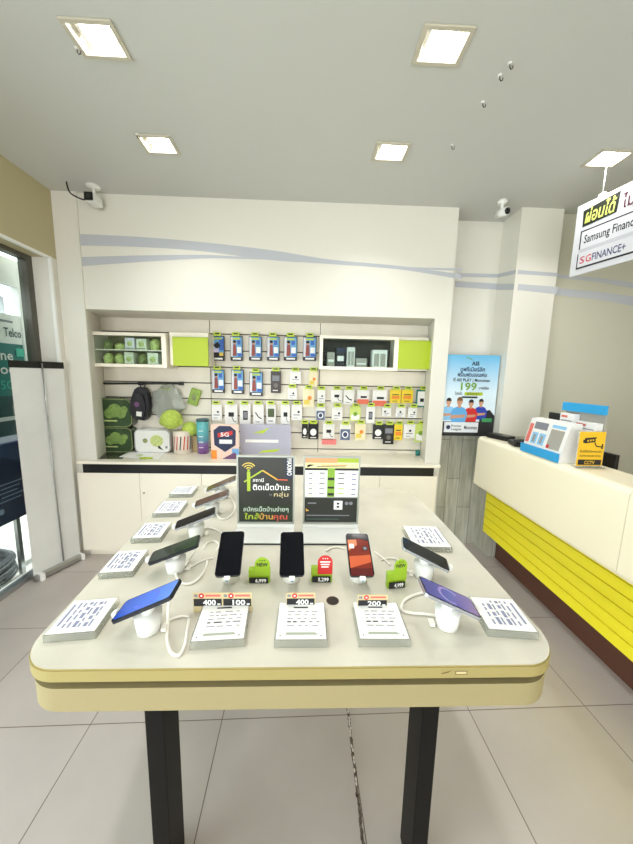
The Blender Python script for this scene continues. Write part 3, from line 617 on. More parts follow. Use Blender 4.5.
# ---- things on the left of the back counter
def ctr(px, py): return at(px, py, 'z', CTZ)
DGREEN = mat('dark_green_film', (54, 78, 50), .25, noise=.35, nscale=14, coat=.4); INNERG = mat('green_inner_print', (128, 160, 84), .4, noise=.4, nscale=40)
def case(name, label, px0, px1, py0, py1, z, mt, y=2.66, dep=.12, group=None):
    a = at(px0, py0, 'y', y - dep / 2); c = at(px1, py1, 'y', y - dep / 2); w = c.x - a.x; h = a.z - c.z
    t = thing(name, label, 'case', ((a.x + c.x) / 2, y, z), (0, 0, 0), group); h = min(h, h)
    b = MB(); b.M = Matrix.Translation((0, dep / 2, 0)) @ FRONT; P = [(p[0], p[1] + h / 2) for p in rrect(w, h, min(w, h) * .22)]
    b.prism(P, 0, dep, mt); b.build('shell', t)
    return t, w, h, dep
cz = CTZ
t, w, h, d = case('storage_case', 'dark green case standing on the counter, under another one', 94, 133, 423, 448.5, cz, DGREEN, 2.825, .095)
h1 = h
def casefront(t, w, h, d):
    b = MB(); b.M = Matrix.Translation((0, -d / 2 - .0006, 0)) @ FRONT
    for k, (u, v, r_) in enumerate([(.05, .58, .2), (.2, .5, .16), (-.1, .48, .15), (.3, .62, .1)]): b.disc(u * w, v * h, r_ * h * 1.2, .0002 + k * .0001, INNERG, 14)
    b.rect(-w * .42, w * .1, h * .2, h * .25, .001, SAGE); b.build('print', t)
    b = MB(); b.M = Matrix.Translation((0, -d / 2 - .0002, 0)) @ FRONT
    P = [(p[0], p[1] + h / 2) for p in rrect(w * .97, h * .95, min(w, h) * .2)]; P.append(P[0]); b.line(P, .006, .0012, MOSS); b.build('zip', t)
casefront(t, w, h, d)
t, w, h, d = case('storage_case', 'dark green case stacked on top of another by the recess wall', 93, 132.5, 394.5, 424, cz + h1 + .0015, DGREEN, 2.825, .095); casefront(t, w, h, d)
t, w, h, d = case('storage_case', 'white rounded case with green fruit drawing beside the dark green cases', 133.5, 170.5, 425, 449, cz, WHITE, 2.82, .1)
b = MB(); b.M = Matrix.Translation((0, -d / 2 - .0006, 0)) @ FRONT
b.disc(w * .12, h * .52, h * .27, .0003, SAGE, 20, h * .25); b.disc(-w * .2, h * .52, h * .1, .0004, MOSS); b.poly([(w * .2, h * .3), (w * .3, h * .12), (w * .16, h * .2), (w * .14, h * .3)], .0005, INK); b.rect(w * .36, w * .42, h * .2, h * .3, .0005, GREYINK); b.build('print', t)
b = MB(); b.M = Matrix.Translation((0, -d / 2 - .0002, 0)) @ FRONT; P = [(p[0], p[1] + h / 2) for p in rrect(w * .97, h * .95, h * .2)]; P.append(P[0]); b.line(P, .004, .0008, GREYINK); b.build('zip', t)
# black bag hung from rail
ra = at(100, 383.5, 'y', SY - .025); rb = at(181, 383.5, 'y', SY - .025)
t = thing('display_rail', 'dark rail across the slatted wall above the green cases', 'rail', (0, 0, 0)); b = MB(); b.tube([ra, rb], .009, DGREY, 10); b.build('bar', t)
b = MB(); 
for k in (ra, (ra + rb) / 2, rb): b.box(k.x - .018, k.x + .018, SY - .04, SY - .0005, k.z - .016, k.z + .016, BLACK, .003)
b.build('bracket', t)
BAGM = mat('black_bag_cloth', (34, 32, 38), .45, noise=.5, nscale=30)
q = at(141, 404, 'y', 2.80); t = thing('backpack', 'black backpack in clear film hanging above the white case', 'bag', q, (0, R(6), 0))
b = MB(); b.M = FRONT; P = [(-.05, .125), (-.02, .15), (.03, .148), (.062, .11), (.085, .0), (.075, -.11), (.05, -.14), (-.03, -.135), (-.075, -.1), (-.085, -.03), (-.07, .06)]
b.prism([(p[0] * .95, p[1] * .98) for p in P], -.035, .03, BAGM); b.prism([(p[0] * .7, p[1] * .72 - .02) for p in P], .0302, .05, BAGM); b.build('body', t)
b = MB(); b.M = Matrix.Translation((0, -.0505, 0)) @ FRONT; b.rect(-.01, .035, -.1, -.06, .0004, WHITE); b.disc(-.01, -.0, .022, .0004, mat('plum_print', (110, 70, 110), .5)); b.build('label_tag', t)
b = MB(); b.tube(smooth_path([(-.012, -.0, .142), (-.012, .01, .185), (.02, .01, .185), (.022, 0, .142)]), .005, BAGM); b.build('strap', t)
# crumpled clear plastic bag
q = at(168, 403, 'y', 2.845); b = MB(); bmx = bmesh.new(); bmesh.ops.create_icosphere(bmx, subdivisions=3, radius=1)
for p in bmx.verts: k = 1 + .12 * math.sin(9 * p.co.x + 5 * p.co.z) + .1 * math.sin(13 * p.co.z + 3 * p.co.y); p.co = Vector((p.co.x * .14 * k, p.co.y * .022, p.co.z * .16 * k))
b.bm(bmx, SHEET, False); t = b.build('plastic_bag', None, q); tag(t, 'crumpled clear plastic bag hanging from the dark rail above green plush', 'bag')
b = MB(); b.box(-.05, .03, -.012, .012, .11, .13, LIME, .004); b.build('header_card', t)
q = at(194.5, 397, 'y', SY - .02); b = MB(); b.box(-.045, .045, -.015, .015, -.075, .075, mat('green_pouch', (150, 180, 70), .4, noise=.3, nscale=40), .01, 3); b.box(-.02, .02, -.0165, -.0155, -.03, .02, MOSS)
o = b.build('green_pouch', None, q, (0, R(18), 0)); tag(o, 'small tilted green pouch hung on the slatted wall above the tumbler', 'pouch')
# green plush on tin can, tumbler
PLUSH = mat('lime_plush', (186, 208, 92), .9, noise=.2, nscale=60, bump=.8, bscale=260)
cq = ctr(182, 451); cq = Vector((at(182.5, 440, 'y', 2.79).x, 2.79, CTZ)); 
cw = at(191.5, 440, 'y', 2.79).x - at(174, 440, 'y', 2.79).x
TIN = mat('tin_print', (226, 214, 200), .35); t = thing('tin_can', 'round tin with red zigzag print under the green plush on the back counter', 'can', cq)
ch = at(182, 431, 'y', 2.76).z - CTZ - .002; rr = cw / 2
b = MB(); b.lathe([(rr * .97, 0), (rr, .004), (rr, ch - .006), (rr * .97, ch)], TIN, 28); b.build('can_body', t)
b = MB(); 
for k in range(16):
    a0 = k * 22.5
    for (v0, v1) in ((.2, .8),):
        pts = [(rr + .0006, a0, ch * v0), (rr + .0006, a0 + 7, ch * v0), (rr + .0006, a0 + 16, ch * v1), (rr + .0006, a0 + 9, ch * v1)]
        b.add([(r_ * math.cos(R(a)), r_ * math.sin(R(a)), z) for r_, a, z in pts], [(0, 1, 2, 3)], RED if k % 3 else INK)
b.build('print', t)
pz = CTZ + ch
def plush(px, r, lab, y, z, sq=(1, .9, .95), ear=True):
    x = at(px, 420, 'y', y).x; b = MB(); b.ball((0, 0, r), r, PLUSH, 4, sq, .05); o = b.build('plush_ball', None, (x, y, z)); tag(o, lab, 'plush', 'lime plush balls beside the tin can')
    if ear:
        b = MB(); b.ball((-r * .75, .0, r * .75), r * .42, PLUSH, 3, (1, 1, 1), .04); b.ball((r * .72, 0, r * .75), r * .4, PLUSH, 3, (1, 1, 1), .04); b.build('pompom', o)
plush(171.5, .088, 'larger lime green plush ball sitting on tin and white case', 2.755, pz + .016)
plush(189.5, .066, 'smaller lime green plush ball beside the tumbler, right of the larger one', 2.81, CTZ + .145, (1, .85, 1.0))
b = MB(); b.box(-.05, .05, -.02, .02, 0, .1445, mat('kraft_box', (196, 176, 130), .6), .003); o = b.build('small_carton', None, (at(191, 420, 'y', 2.82).x, 2.85, CTZ)); tag(o, 'small brown carton under the smaller plush ball behind the tin', 'box')
TUM = gradient_material('tumbler_print', [(0, (132, 84, 150)), (.42, (140, 104, 170)), (.6, (90, 150, 170)), (1, (96, 178, 180))], 'Z', 0, .2, .3)
tx = at(203, 440, 'y', 2.79).x; tw = at(209, 440, 'y', 2.79).x - at(197, 440, 'y', 2.79).x; th = at(203, 421, 'y', 2.79).z - CTZ
t = thing('tumbler', 'teal to purple tumbler standing on the counter beside the standing leaflet', 'tumbler', (tx, 2.79, CTZ)); b = MB(); b.lathe([(tw * .4, 0), (tw * .44, .004), (tw * .5, th)], TUM, 24); b.build('body', t)
b = MB(); b.lathe([(tw * .52, th + .0005), (tw * .52, th + .016), (tw * .4, th + .022)], mat('lid_teal', (60, 90, 100), .3), 24); b.build('lid', t)
for k in range(4): b = MB(); b.M = Matrix.Translation((0, -tw * .5 - .001, th * (.2 + .17 * k))) @ FRONT; b.rect(-tw * .18, tw * .18, 0, .006, .0004, PAPER); b.build('measure_mark', t)
# standing leaflet
a = at(210.5, 424, 'y', 2.6); c = at(239, 456, 'y', 2.6); w = c.x - a.x; h = a.z - CTZ
t = thing('leaflet_stand', 'standing leaflet with navy shield and orange print beside the tumbler', 'leaflet', (a.x, 2.6, CTZ))
b = MB(); b.box(0, w, 0, .003, 0, h, mat('leaflet_peach', (238, 206, 190), .4)); b.box(.02, w - .02, .003, .05, 0, .004, WHITE); b.build('card', t)
b = MB(); b.M = Matrix.Translation((0, -.0004, 0)) @ FRONT
b.poly([(w * .12, h * .4), (w * .5, h * .2), (w * .88, h * .4), (w * .9, h * .82), (w * .7, h * .95), (w * .3, h * .95), (w * .1, h * .82)], .0003, NAVY)
b.poly([(w * .25, h * .62), (w * .78, h * .7), (w * .78, h * .82), (w * .25, h * .74)], .0006, RED); b.rect(w * .3, w * .76, h * .44, h * .56, .0006, PAPER); b.text('5G', w * .5, h * .65, h * .16, .0009, PAPER, w * .3, bold=.02)
b.rect(0, w * .2, 0, h * .25, .0005, ORANGE); b.rect(w * .75, w, 0, h * .3, .0005, mat('leaflet_blue', (120, 170, 220), .4)); b.poly([(w * .4, 0), (w * .85, h * .2), (w, 0)], .0007, mat('plum_print', (110, 70, 110), .5)); b.build('print', t)
# pale acrylic panel
a = at(240, 424, 'y', 2.76); c = at(291, 450, 'y', 2.76); w = c.x - a.x; h = a.z - CTZ
t = thing('acrylic_panel', 'pale lavender clear panel leaning behind the black house sign', 'panel', (a.x, 2.76, CTZ))
b = MB(); b.box(0, w, 0, .004, 0, h, clear('lavender_acrylic', (236, 234, 246), .3, .55, (222, 222, 240))); b.build('sheet', t)
b = MB(); b.M = Matrix.Translation((0, -.0005, 0)) @ FRONT; b.poly([(w * .25, h * .72), (w * .42, h * .8), (w * .58, h * .9), (w * .45, h * .7)], .0003, LIME2); b.rect(w * .1, w * .75, h * .4, h * .5, .0003, PAPER); b.poly([(w * .35, h * .05), (w * .7, h * .1), (w * .8, h * .2), (w * .45, h * .14)], .0003, LIME2); b.build('print', t)
# flat sheets
def flat(name, label, quad, mt, z, cat='leaflet', deco=None):
    pts = [at(x, y, 'z', z) for x, y in quad]; c = sum(pts, Vector()) / len(pts); b = MB(); b.prism([(p.x - c.x, p.y - c.y) for p in pts], 0, .0012, mt)
    if deco: deco(b)
    o = b.build(name, None, (c.x, c.y, z)); tag(o, label, cat); return o
DKL = mat('dark_leaflet_film', (58, 60, 50), .2, noise=.6, nscale=40)
flat('dark_leaflet', 'dark glossy leaflet lying at the left end of the back counter', [(84, 459), (122, 459), (133, 451), (98, 450.5)], DKL, CTZ + .0003)
flat('white_leaflet', 'white leaflet lying in front of the white case on the back counter', [(119, 457), (158, 460), (166, 452), (132, 450.5)], PAPER, CTZ + .002, deco=lambda b: (b.disc(-.02, -.03, .03, .0016, SAGE), b.rect(-.08, .06, .01, .02, .0016, SKYL)))
q = ctr(146, 459.5); b = MB(); b.tube([q + Vector((-.05, 0, .011)), q + Vector((.05, .01, .011))], .008, LIME, 8); tag(b.build('green_pen'), 'thick lime marker lying at the front edge near the white leaflet', 'marker')
q = ctr(247, 452); b = MB(); b.tube([ctr(233, 453.5) + Vector((0, 0, .012)), ctr(246, 451.5) + Vector((0, 0, .012))], .009, WHITE, 10); b.tube([ctr(246, 451.5) + Vector((0, 0, .012)), ctr(262, 452) + Vector((0, 0, .012))], .009, BLACK, 10); tag(b.build('stylus'), 'black and white pen lying on back counter behind the house sign', 'pen')
b = MB(); b.tube(smooth_path([ctr(x, y) + Vector((0, 0, .004)) for x, y in [(264, 452), (270, 449.5), (275, 448), (278, 450), (272, 451.5)]]), .003, GREYINK, 6); tag(b.build('thin_cable'), 'thin grey cable curl beside the pen on the back counter', 'cable')
b = MB(); b.tube(smooth_path([ctr(x, y) + Vector((0, 0, .004)) for x, y in [(392, 455), (400, 451.5), (410, 450), (420, 451), (430, 453.5), (424, 455), (414, 453)]]), .003, CABLE, 6); tag(b.build('white_cable'), 'white cable squiggle on the right end of the back counter', 'cable')
b = MB(); b.lathe([(.018, 0), (.022, .045)], TEAL, 16); tag(b.build('cup', None, (at(418, 448, 'y', 2.8).x, 2.8, CTZ)), 'small teal cup below the lime pack at the counter right end', 'cup')

# ================================================================== DISPLAY TABLE
TZ = .85
t = thing('display_table', 'long cream display table with dark legs holding the phones', 'table', (0, 0, 0))
def outline(ins=0):
    left = [(-.652, .74), (-.672, 1.0), (-.694, 1.3), (-.722, 1.6), (-.734, 1.72)]; right = [(.628, 1.62), (.636, 1.45), (.636, 1.2), (.632, .9), (.628, .74)]
    P = []
    for k in range(17): a = R(180 + 90 * k / 16); P.append((-.552 + .1 * math.cos(a) * 1, .735 + .105 * math.sin(a)))
    for k in range(17): a = R(270 + 90 * k / 16); P.append((.528 + .1 * math.cos(a), .735 + .105 * math.sin(a)))
    P += right[::-1]
    for k in range(1, 9): a = R(0 + 90 * k / 8); P.append((.42 + .208 * math.cos(a), 1.64 + .18 * math.sin(a)))
    for k in range(1, 6): a = R(90 + 90 * k / 5); P.append((-.664 + .07 * math.cos(a), 1.75 + .07 * math.sin(a)))
    P += left[::-1][1:-1]
    c = Vector((0, 1.2)); out = []
    for x, y in P:
        out.append((x - ins * (1 if x > 0 else -1) * min(1, abs(x) / .4), y + (ins if y < 1.2 else -ins) * min(1, abs(y - 1.2) / .3)))
    return out
b = MB(); b.prism(outline(.002), TZ - .004, TZ, TOP, EDGE); b.prism(outline(0), TZ - .031, TZ - .004, EDGE); top = b.build('tabletop', t)
b = MB(); b.M = Matrix.Translation((0, 0, TZ)); b.disc(.087, .845, .019, .0004, mat('hole_rim', (90, 70, 48), .5), 20); b.disc(.087, .845, .0165, .0006, mat('hole_dark', (40, 30, 22), .7), 20); b.build('cable_hole', top)
b = MB(); b.M = Matrix.Translation((0, .6305 - .0008, 0)) @ FRONT; CH = mat('chip_mark', (120, 96, 60), .7)
b.rect(.352, .380, TZ - .022, TZ - .012, .0002, CH); b.rect(.354, .378, TZ - .020, TZ - .014, .0004, mat('chip_light', (206, 190, 140), .6)); b.poly([(.318, TZ - .018), (.332, TZ - .014), (.345, TZ - .010), (.335, TZ - .017), (.322, TZ - .02)], .0002, CH); b.build('edge_chip', top)
b = MB(); b.prism(outline(.02), TZ - .052, TZ - .0312, GROOVE); b.build('groove_band', t)
b = MB(); b.prism(outline(.004), TZ - .112, TZ - .0522, APRON); b.build('apron', t)
for (x0, x1) in ((-.417, -.368), (.333, .380)):
    for (y0, y1) in ((.74, .835), (1.5, 1.595)):
        b = MB(); b.box(x0, x1, y0, y1, 0, TZ - .1122, LEG, .003); b.build('leg', t)

# ---- phones, stands, cables
def wallpaper(kind):
    return {'blue': gradient_material('screen_blue', [(0, (40, 74, 176)), (.5, (66, 110, 214)), (1, (96, 140, 226))], 'Y', -.08, .08, .1), 'purple': gradient_material('screen_purple', [(0, (150, 120, 170)), (.5, (96, 96, 180)), (1, (64, 62, 150))], 'Y', -.08, .08, .1),
            'green': gradient_material('screen_dark_green', [(0, (30, 42, 40)), (1, (52, 66, 52))], 'Y', -.08, .08, .08)}.get(kind) if kind in ('blue', 'purple', 'green') else {'black': SCREEN, 'red': mat('screen_red', (120, 40, 28), .08), 'brown': mat('screen_brown', (92, 66, 56), .1)}[kind]
phones = [(-.232, .945, 4.8, 29.8, 'black', 'black phone', 'leftmost of three facing front', 'front left'), (-.037, .945, 2.7, 29.4, 'black', 'black phone', 'middle of three facing front', 'front middle'), (.179, .946, -.2, 26.8, 'red', 'red wallpaper phone', 'rightmost of three facing front', 'front right'),
 (-.391, .74, -88.3, 23.6, 'blue', 'phone with blue screen', 'nearest in the left row', 'nearest left'), (-.424, .991, -78, 17, 'green', 'dark green-screened phone', 'second in the left row', 'second left'), (-.435, 1.222, -75.5, 17.4, 'black', 'black-screened silver phone', 'third in the left row', 'third left'), (-.43, 1.43, -78, 18, 'brown', 'grey-brown phone', 'fourth in the left row', 'fourth left'), (-.438, 1.62, -80, 22, 'brown', 'brown phone', 'farthest in the left row, by the house sign', 'farthest left'),
 (.383, .749, 85.4, 23.2, 'purple', 'phone with purple blue screen', 'nearest on the right side', 'nearest right'), (.397, .956, 75.2, 22, 'black', 'silver-edged dark phone', 'behind the purple-screened phone on the right side', 'far right')]
for i, (x, y, rot, tilt, scr, nm, where, sh) in enumerate(phones):
    Lp, Wp, th = (.150 if i < 3 else .158), .076, .008; st = math.sin(R(tilt)); zc = .905 + Lp / 2 * st
    t = thing('smartphone', f'{nm} on white stand, {where}', 'phone', (x, y, zc), (R(tilt), 0, R(rot)), 'display phones')
    b = MB(); b.prism(rrect(Wp, Lp, .010), -th, 0, PHONEB if i < 5 else CHROME); b.build('body', t)
    b = MB(); b.prism(rrect(Wp - .003, Lp - .003, .009), .0001, .0006, SCREEN); s = b.build('screen', t)
    if scr != 'black':
        b = MB(); b.prism(rrect(Wp - .008, Lp - .009, .007), .0007, .0009, wallpaper(scr))
        if scr == 'red':
            b.poly([(-.034, .02), (0, .055), (.034, .045), (.034, .074), (-.034, .074)], .0011, mat('wall_dark', (30, 22, 30), .1)); b.poly([(-.034, .01), (-.005, .03), (-.005, .05), (-.034, .05)], .0013, mat('wall_peach', (224, 130, 90), .1)); b.rect(-.03, -.015, .018, .034, .0015, PAPER)
            b.disc(.02, .018, .009, .0015, INK); b.disc(.02, .018, .005, .0017, GREYINK); b.poly([(-.034, -.01), (.034, -.005), (.034, -.03), (-.034, -.05)], .0012, mat('wall_orange', (196, 92, 56), .1)); b.rect(-.034, .034, -.074, -.05, .0013, mat('wall_maroon', (90, 26, 24), .1))
        if scr in ('blue', 'purple'): b.arc(0, .0, .028, -60, 200, .008, .0011, mat('screen_swirl_' + scr, (84, 110, 226) if scr == 'blue' else (150, 140, 210), .1), 12)
        b.build('wallpaper', s)
    if i >= 5 or i in (9,):
        b = MB(); b.tube([(0, Lp / 2 - .008, .0012), (0, Lp / 2 - .0075, .0013)], .002, BLACK, 8); b.build('camera_dot', t)
    # stand
    t = thing('phone_stand', f'white tapered stand under the {nm}, {where}', 'phone stand', (x, y, TZ), (0, 0, R(rot)), 'white phone stands')
    hz = zc - TZ - .0165 - .03 * math.tan(R(tilt)) - .004
    b = MB(); b.lathe([(.025, 0), (.0275, .002), (.033, max(.02, hz))], WHITE, 24); b.build('pedestal', t)
    b = MB(); b.box(-.024, .024, -.034, .034, -.0135, -.0095 + .0005, WHITE, .002, T=Matrix.Translation((0, 0, zc - TZ)) @ Matrix.Rotation(R(tilt), 4, 'X')); b.tube([(0, 0, hz - .002), (0, .002, zc - TZ - .012)], .016, WHITE, 16); b.build('mount_plate', t)
    yb = -Lp / 2 * math.cos(R(tilt)); 
    b = MB(); T = Matrix.Translation((0, 0, zc - TZ)) @ Matrix.Rotation(R(tilt), 4, 'X')
    b.box(-.009, .009, -Lp / 2 - .014, -Lp / 2 - .001, -.010, .004, WHITE, .002, T=T); b.box(-.003, .003, -Lp / 2 - .0146, -Lp / 2 - .0141, -.005, .0005, BLUE, T=T); b.build('sensor_plug', t)
    b = MB(); b.box(-.011, .011, .033, .046, .002, .012, CABLE, .002); b.build('cable_socket', t)
def cable(label, pts, r=.0035):
    P = [at(q[0], q[1], 'z', q[2] if len(q) > 2 else TZ + .0045) for q in pts]
    b = MB(); b.tube(smooth_path(P, 8), r, CABLE, 8); tag(b.build('security_cable'), label, 'cable', 'white security cables')
cable('white cable looping from the blue-screened phone toward the front', [(169, 601, .95), (168, 614, .90), (168, 626), (167.5, 640), (171, 652), (179, 655), (185, 645), (187, 632), (189, 619)], .004)
cable('white cable lying right of the blue-screened phone stand', [(166, 622), (174, 618), (182, 616), (190, 617)], .003)
cable('white cable loop right of the dark green-screened phone', [(196, 549, .935), (190, 560), (183, 568), (176, 574), (182, 583), (192, 583), (201, 576), (206, 567), (207, 561)], .004)
cable('white cable strand from the dark green-screened phone to the left front phone', [(178, 572), (190, 567), (202, 561), (213, 558)], .003)
cable('white cable arc between third left phone and left front phone', [(203, 549), (207, 543), (214, 541), (219, 545), (216, 551)], .003)
cable('white cable loop left of the black house sign', [(228, 493, .93), (233, 500), (235, 509), (229, 517), (221, 519), (216, 512), (217, 503)], .004)
cable('thin white cable behind the left front phone', [(198, 532), (206, 528), (214, 529), (222, 533)], .003)
cable('white cable under the purple-screened phone curving left', [(437, 616), (425, 614), (412, 613), (402, 610), (404, 601), (414, 595), (428, 592)], .004)
cable('white cable arc behind the green tag to the far right phone', [(409, 572), (404, 566), (398, 560), (390, 558), (381, 560)], .003)
cable('white cable strand running back from purple-screened phone toward far right phone', [(438, 590), (428, 583), (418, 576), (411, 571)], .003)
cable('white cable stub between red wallpaper phone and red tag', [(346, 549), (338, 547), (331, 548), (326, 551)], .003)
cable('white cable strand between red wallpaper phone and green tag', [(375, 552), (383, 558), (390, 565)], .003)

# ---- flat acrylic price holders
def holder(label, x, y, w, d, rot, side=0, blk=.02):
    t = thing('price_holder', label, 'price holder', (x, y, TZ), (0, 0, R(rot)), 'acrylic price holders')
    b = MB(); b.box(-w / 2, w / 2, -d / 2, d / 2, .0005, blk, ACRYL, .0015); b.box(-w / 2, w / 2, -d / 2, d / 2, .0002, .0045, ACRYL); b.build('acrylic_block', t)
    pw, pd = w * .94, d * .94
    b = MB(); b.box(-pw / 2, pw / 2, -pd / 2, pd / 2, blk + .0003, blk + .001, PAPER)
    z = blk + .0013; rnd = random.Random(int(abs(x * 1000) + y * 100))
    if side == 0:
        b.rect(-pw * .18, pw * .14, pd * .33, pd * .37, z, INK)
        for k in range(5):
            v = pd * (.22 - .1 * k); u = -pw * .3
            while u < pw * .34:
                l = pw * rnd.uniform(.06, .18); b.rect(u, min(u + l, pw * .38), v, v + pd * (.035 if k == 3 else .022), z, INK if k == 3 and u < -pw * .1 else GREYINK); u += l + pw * rnd.uniform(.03, .1)
        b.poly([(-pw * .32, -pd * .40), (pw * .34, -pd * .40), (pw * .28, -pd * .34), (-pw * .3, -pd * .34)], z, mat('sage_bar', (170, 178, 160), .6))
        b.disc(pw * .4, -pd * .42, .002, z, INK, 8); b.disc(-pw * .42, -pd * .42, .002, z, INK, 8)
    else:
        s = side
        for k in range(6):
            u = s * pw * (-.3 + .11 * k); v = -pd * .36
            while v < pd * .36:
                l = pd * rnd.uniform(.08, .22); b.rect(u - .003, u + (.006 if k in (1, 3) else .002), v, min(v + l, pd * .4), z, BLUEINK); v += l + pd * rnd.uniform(.03, .09)
        b.rect(s * pw * .38 - .003, s * pw * .38 + .003, -pd * .3, pd * .36, z, BLUEINK)
    b.build('price_sheet', t)
holder('acrylic price holder in front of the left black phone', -.207, .748, .130, .132, 4)
holder('acrylic price holder in front of the middle black phone', -.003, .748, .130, .132, 0)
holder('acrylic price holder in front of the red wallpaper phone', .202, .748, .128, .132, -1)
holder('acrylic price holder nearest on the left table edge', -.571, .768, .118, .124, 6, -1)
holder('second acrylic price holder along the left table edge', -.603, 1.015, .104, .132, 6, -1)
holder('third acrylic price holder along the left table edge', -.613, 1.232, .110, .136, 5, -1)
holder('fourth acrylic price holder along the left table edge', -.634, 1.462, .118, .145, 5, -1)
holder('farthest acrylic price holder along the left table edge', -.658, 1.685, .116, .12, 4, -1)
holder('acrylic price holder beside the purple-screened phone on the right edge', .542, .768, .126, .126, -6, 1)
holder('acrylic price holder on right edge behind the silver-edged phone', .492, 1.192, .15, .175, -3, 1)

# ---- discount cards behind the front price holders
def promo(label, px0, px1, py0, py1, texts):
    pl = at(px0, py1, 'z', TZ + .001); pr = at(px1, py1, 'z', TZ + .001); w = pr.x - pl.x; y = (pl.y + pr.y) / 2; h = at(px0, py0, 'y', y).z - TZ
    t = thing('discount_card', label, 'price card', (pl.x, y, TZ)); n = len(texts)
    b = MB(); b.box(0, w, 0, .002, 0, h, TAN); b.box(.004, w - .004, .002, .03, .0, .002, TAN); b.build('card', t)
    b = MB(); b.M = Matrix.Translation((0, -.0004, 0)) @ FRONT
    for k, s in enumerate(texts):
        u0 = w * k / n + .002; u1 = w * (k + 1) / n - .002; sw = u1 - u0
        b.rect(u0, u1, h * .33, h * .71, .0002, INK); b.text(s, u1 - sw * .44, h * .39, h * .38, .0004, PAPER, sw * .46, bold=.03); b.rect(u1 - sw * .16, u1 - sw * .05, h * .4, h * .47, .0004, PAPER)
        b.disc(u0 + sw * .28, h * .86, h * .13, .0003, RED, 16); b.disc(u0 + sw * .28, h * .86, h * .05, .0005, PAPER, 12); b.rect(u0 + sw * .42, u1 - sw * .04, h * .82, h * .92, .0003, mat('soft_red_print', (220, 110, 100), .5)); b.rect(u0 + sw * .02, u0 + sw * .14, h * .8, h * .93, .0003, GREYINK)
    b.build('print', t)
promo('double discount card reading 400 and 100 behind the left holder', 193.5, 252, 593, 612, ['400', '100'])
promo('discount card reading 400 behind the middle price holder', 286, 315, 593, 611, ['400'])
promo('discount card reading 200 behind the right price holder', 357, 387, 595, 612, ['200'])

# ---- NEW tags
def newtag(label, px0, px1, py0, py1, topmt, boxmt, price, s1='NEW', rot=0):
    pl = at(px0, py1, 'z', TZ); pr = at(px1, py1, 'z', TZ); w = pr.x - pl.x; y = (pl.y + pr.y) / 2; h = at(px0, py0, 'y', y).z - TZ
    t = thing('price_tag_stand', label, 'price tag', ((pl.x + pr.x) / 2, y, TZ), (0, 0, R(rot)), 'tag stands between the phones')
    hb = h * .52
    b = MB(); b.box(-w / 2, w / 2, 0, .018, 0, hb, boxmt, .002); b.build('block', t)
    r = w * .35; b = MB(); b.M = Matrix.Translation((w * .15, .0, 0)) @ FRONT
    P = [(r, hb * .6)] + [(r * math.cos(R(a)), h - r + r * math.sin(R(a))) for a in range(0, 181, 15)] + [(-r, hb * .6)]; b.prism(P, .0008, .003, topmt)
    if topmt is RED:
        for k in range(3): b.rect(-r * (.7 - .1 * k), r * (.7 - .12 * k), h - r * (1.0 + .36 * k), h - r * (.82 + .36 * k), .0034, PAPER)
    else: b.text(s1, 0, h - r * 1.25, r * .72, .0034, INK if topmt is not RED else PAPER, r * 1.45, bold=.03)
    for k in (-1, 0, 1): b.disc(k * r * .3, h - r * .42, r * .09, .0034, INK if topmt is not RED else PAPER, 6)
    b.build('badge', t)
    b = MB(); b.M = Matrix.Translation((0, -.0006, 0)) @ FRONT; b.rect(-w * .45, w * .42, hb * .04, hb * .46, .0038, INK); b.text(price, w * .08, hb * .12, hb * .36, .0042, PAPER, w * .5, bold=.03); b.build('price_strip', t)
TAGG = mat('tag_green', (150, 186, 36), .4)
newtag('green NEW price tag between left and middle black phones', 248.5, 270, 557, 583, TAGG, TAGG, '6,999')
newtag('red-topped green price tag between middle phone and red wallpaper phone', 311, 332, 555, 582, RED, TAGG, '5,299', 'HOT')
newtag('green price tag right of the red wallpaper phone', 387, 406, 559, 588, TAGG, TAGG, '4,999', 'NEW', 8)

# ---- two framed signs standing at the middle of the table
def sign(label, px0, px1):
    x0 = at(px0, 500, 'y', 1.28).x; x1 = at(px1, 500, 'y', 1.28).x; w = x1 - x0; h = .322
    t = thing('sign_holder', label, 'sign', (x0, 1.28, TZ))
    b = MB(); b.box(-.0, w, -.125, .05, .0003, .012, ACRYL if 0 else WHITE, .002); b.box(0, w, -.006, .012, .012, .026, WHITE, .002); b.box(.001, w - .001, -.1265, -.1252, .0005, .006, DGREY); b.build('base', t)  # dark strip along the base front stands in for its shadow line
    b = MB(); fr = .007; FRM = mat('sign_frame_grey', (168, 172, 164), .3, metal=.3)
    b.box(0, w, 0, .01, .0265, .0265 + fr, FRM); b.box(0, w, 0, .01, h - fr, h, FRM); b.box(0, fr, 0, .01, .0265 + fr, h - fr, FRM); b.box(w - fr, w, 0, .01, .0265 + fr, h - fr, FRM); b.box(fr, w - fr, .004, .01, .0265 + fr, h - fr, FRM); b.build('frame', t)
    b = MB(); b.M = Matrix.Translation((fr, .0036, .0265 + fr)) @ FRONT
    return t, b, w - 2 * fr, h - 2 * fr - .0265
SPR = mat('spring_green_print', (168, 190, 50), .4); AMB = mat('amber_print', (222, 170, 70), .4); BLK2 = mat('sign_charcoal', (42, 44, 40), .35); CORAL = mat('coral_print', (214, 92, 72), .4); MID = mat('midnight_print', (30, 40, 66), .35); DOL = mat('sign_dark_olive', (38, 48, 36), .35)
t, b, w, h = sign('black framed sign with roof drawing and white Thai lettering', 237, 294.5)
b.rect(0, w, 0, h, 0, BLK2); b.rect(0, w, 0, h * .27, .0003, DOL); b.rect(w * .86, w, h * .68, h, .0003, MID)
b.line([(w * .10, h * .62), (w * .44, h * .80), (w * .72, h * .655)], h * .022, .0006, SPR); b.line([(w * .44, h * .80), (w * .72, h * .655)], h * .02, .0008, AMB); b.line([(w * .71, h * .66), (w * .90, h * .655)], h * .018, .0008, CORAL)
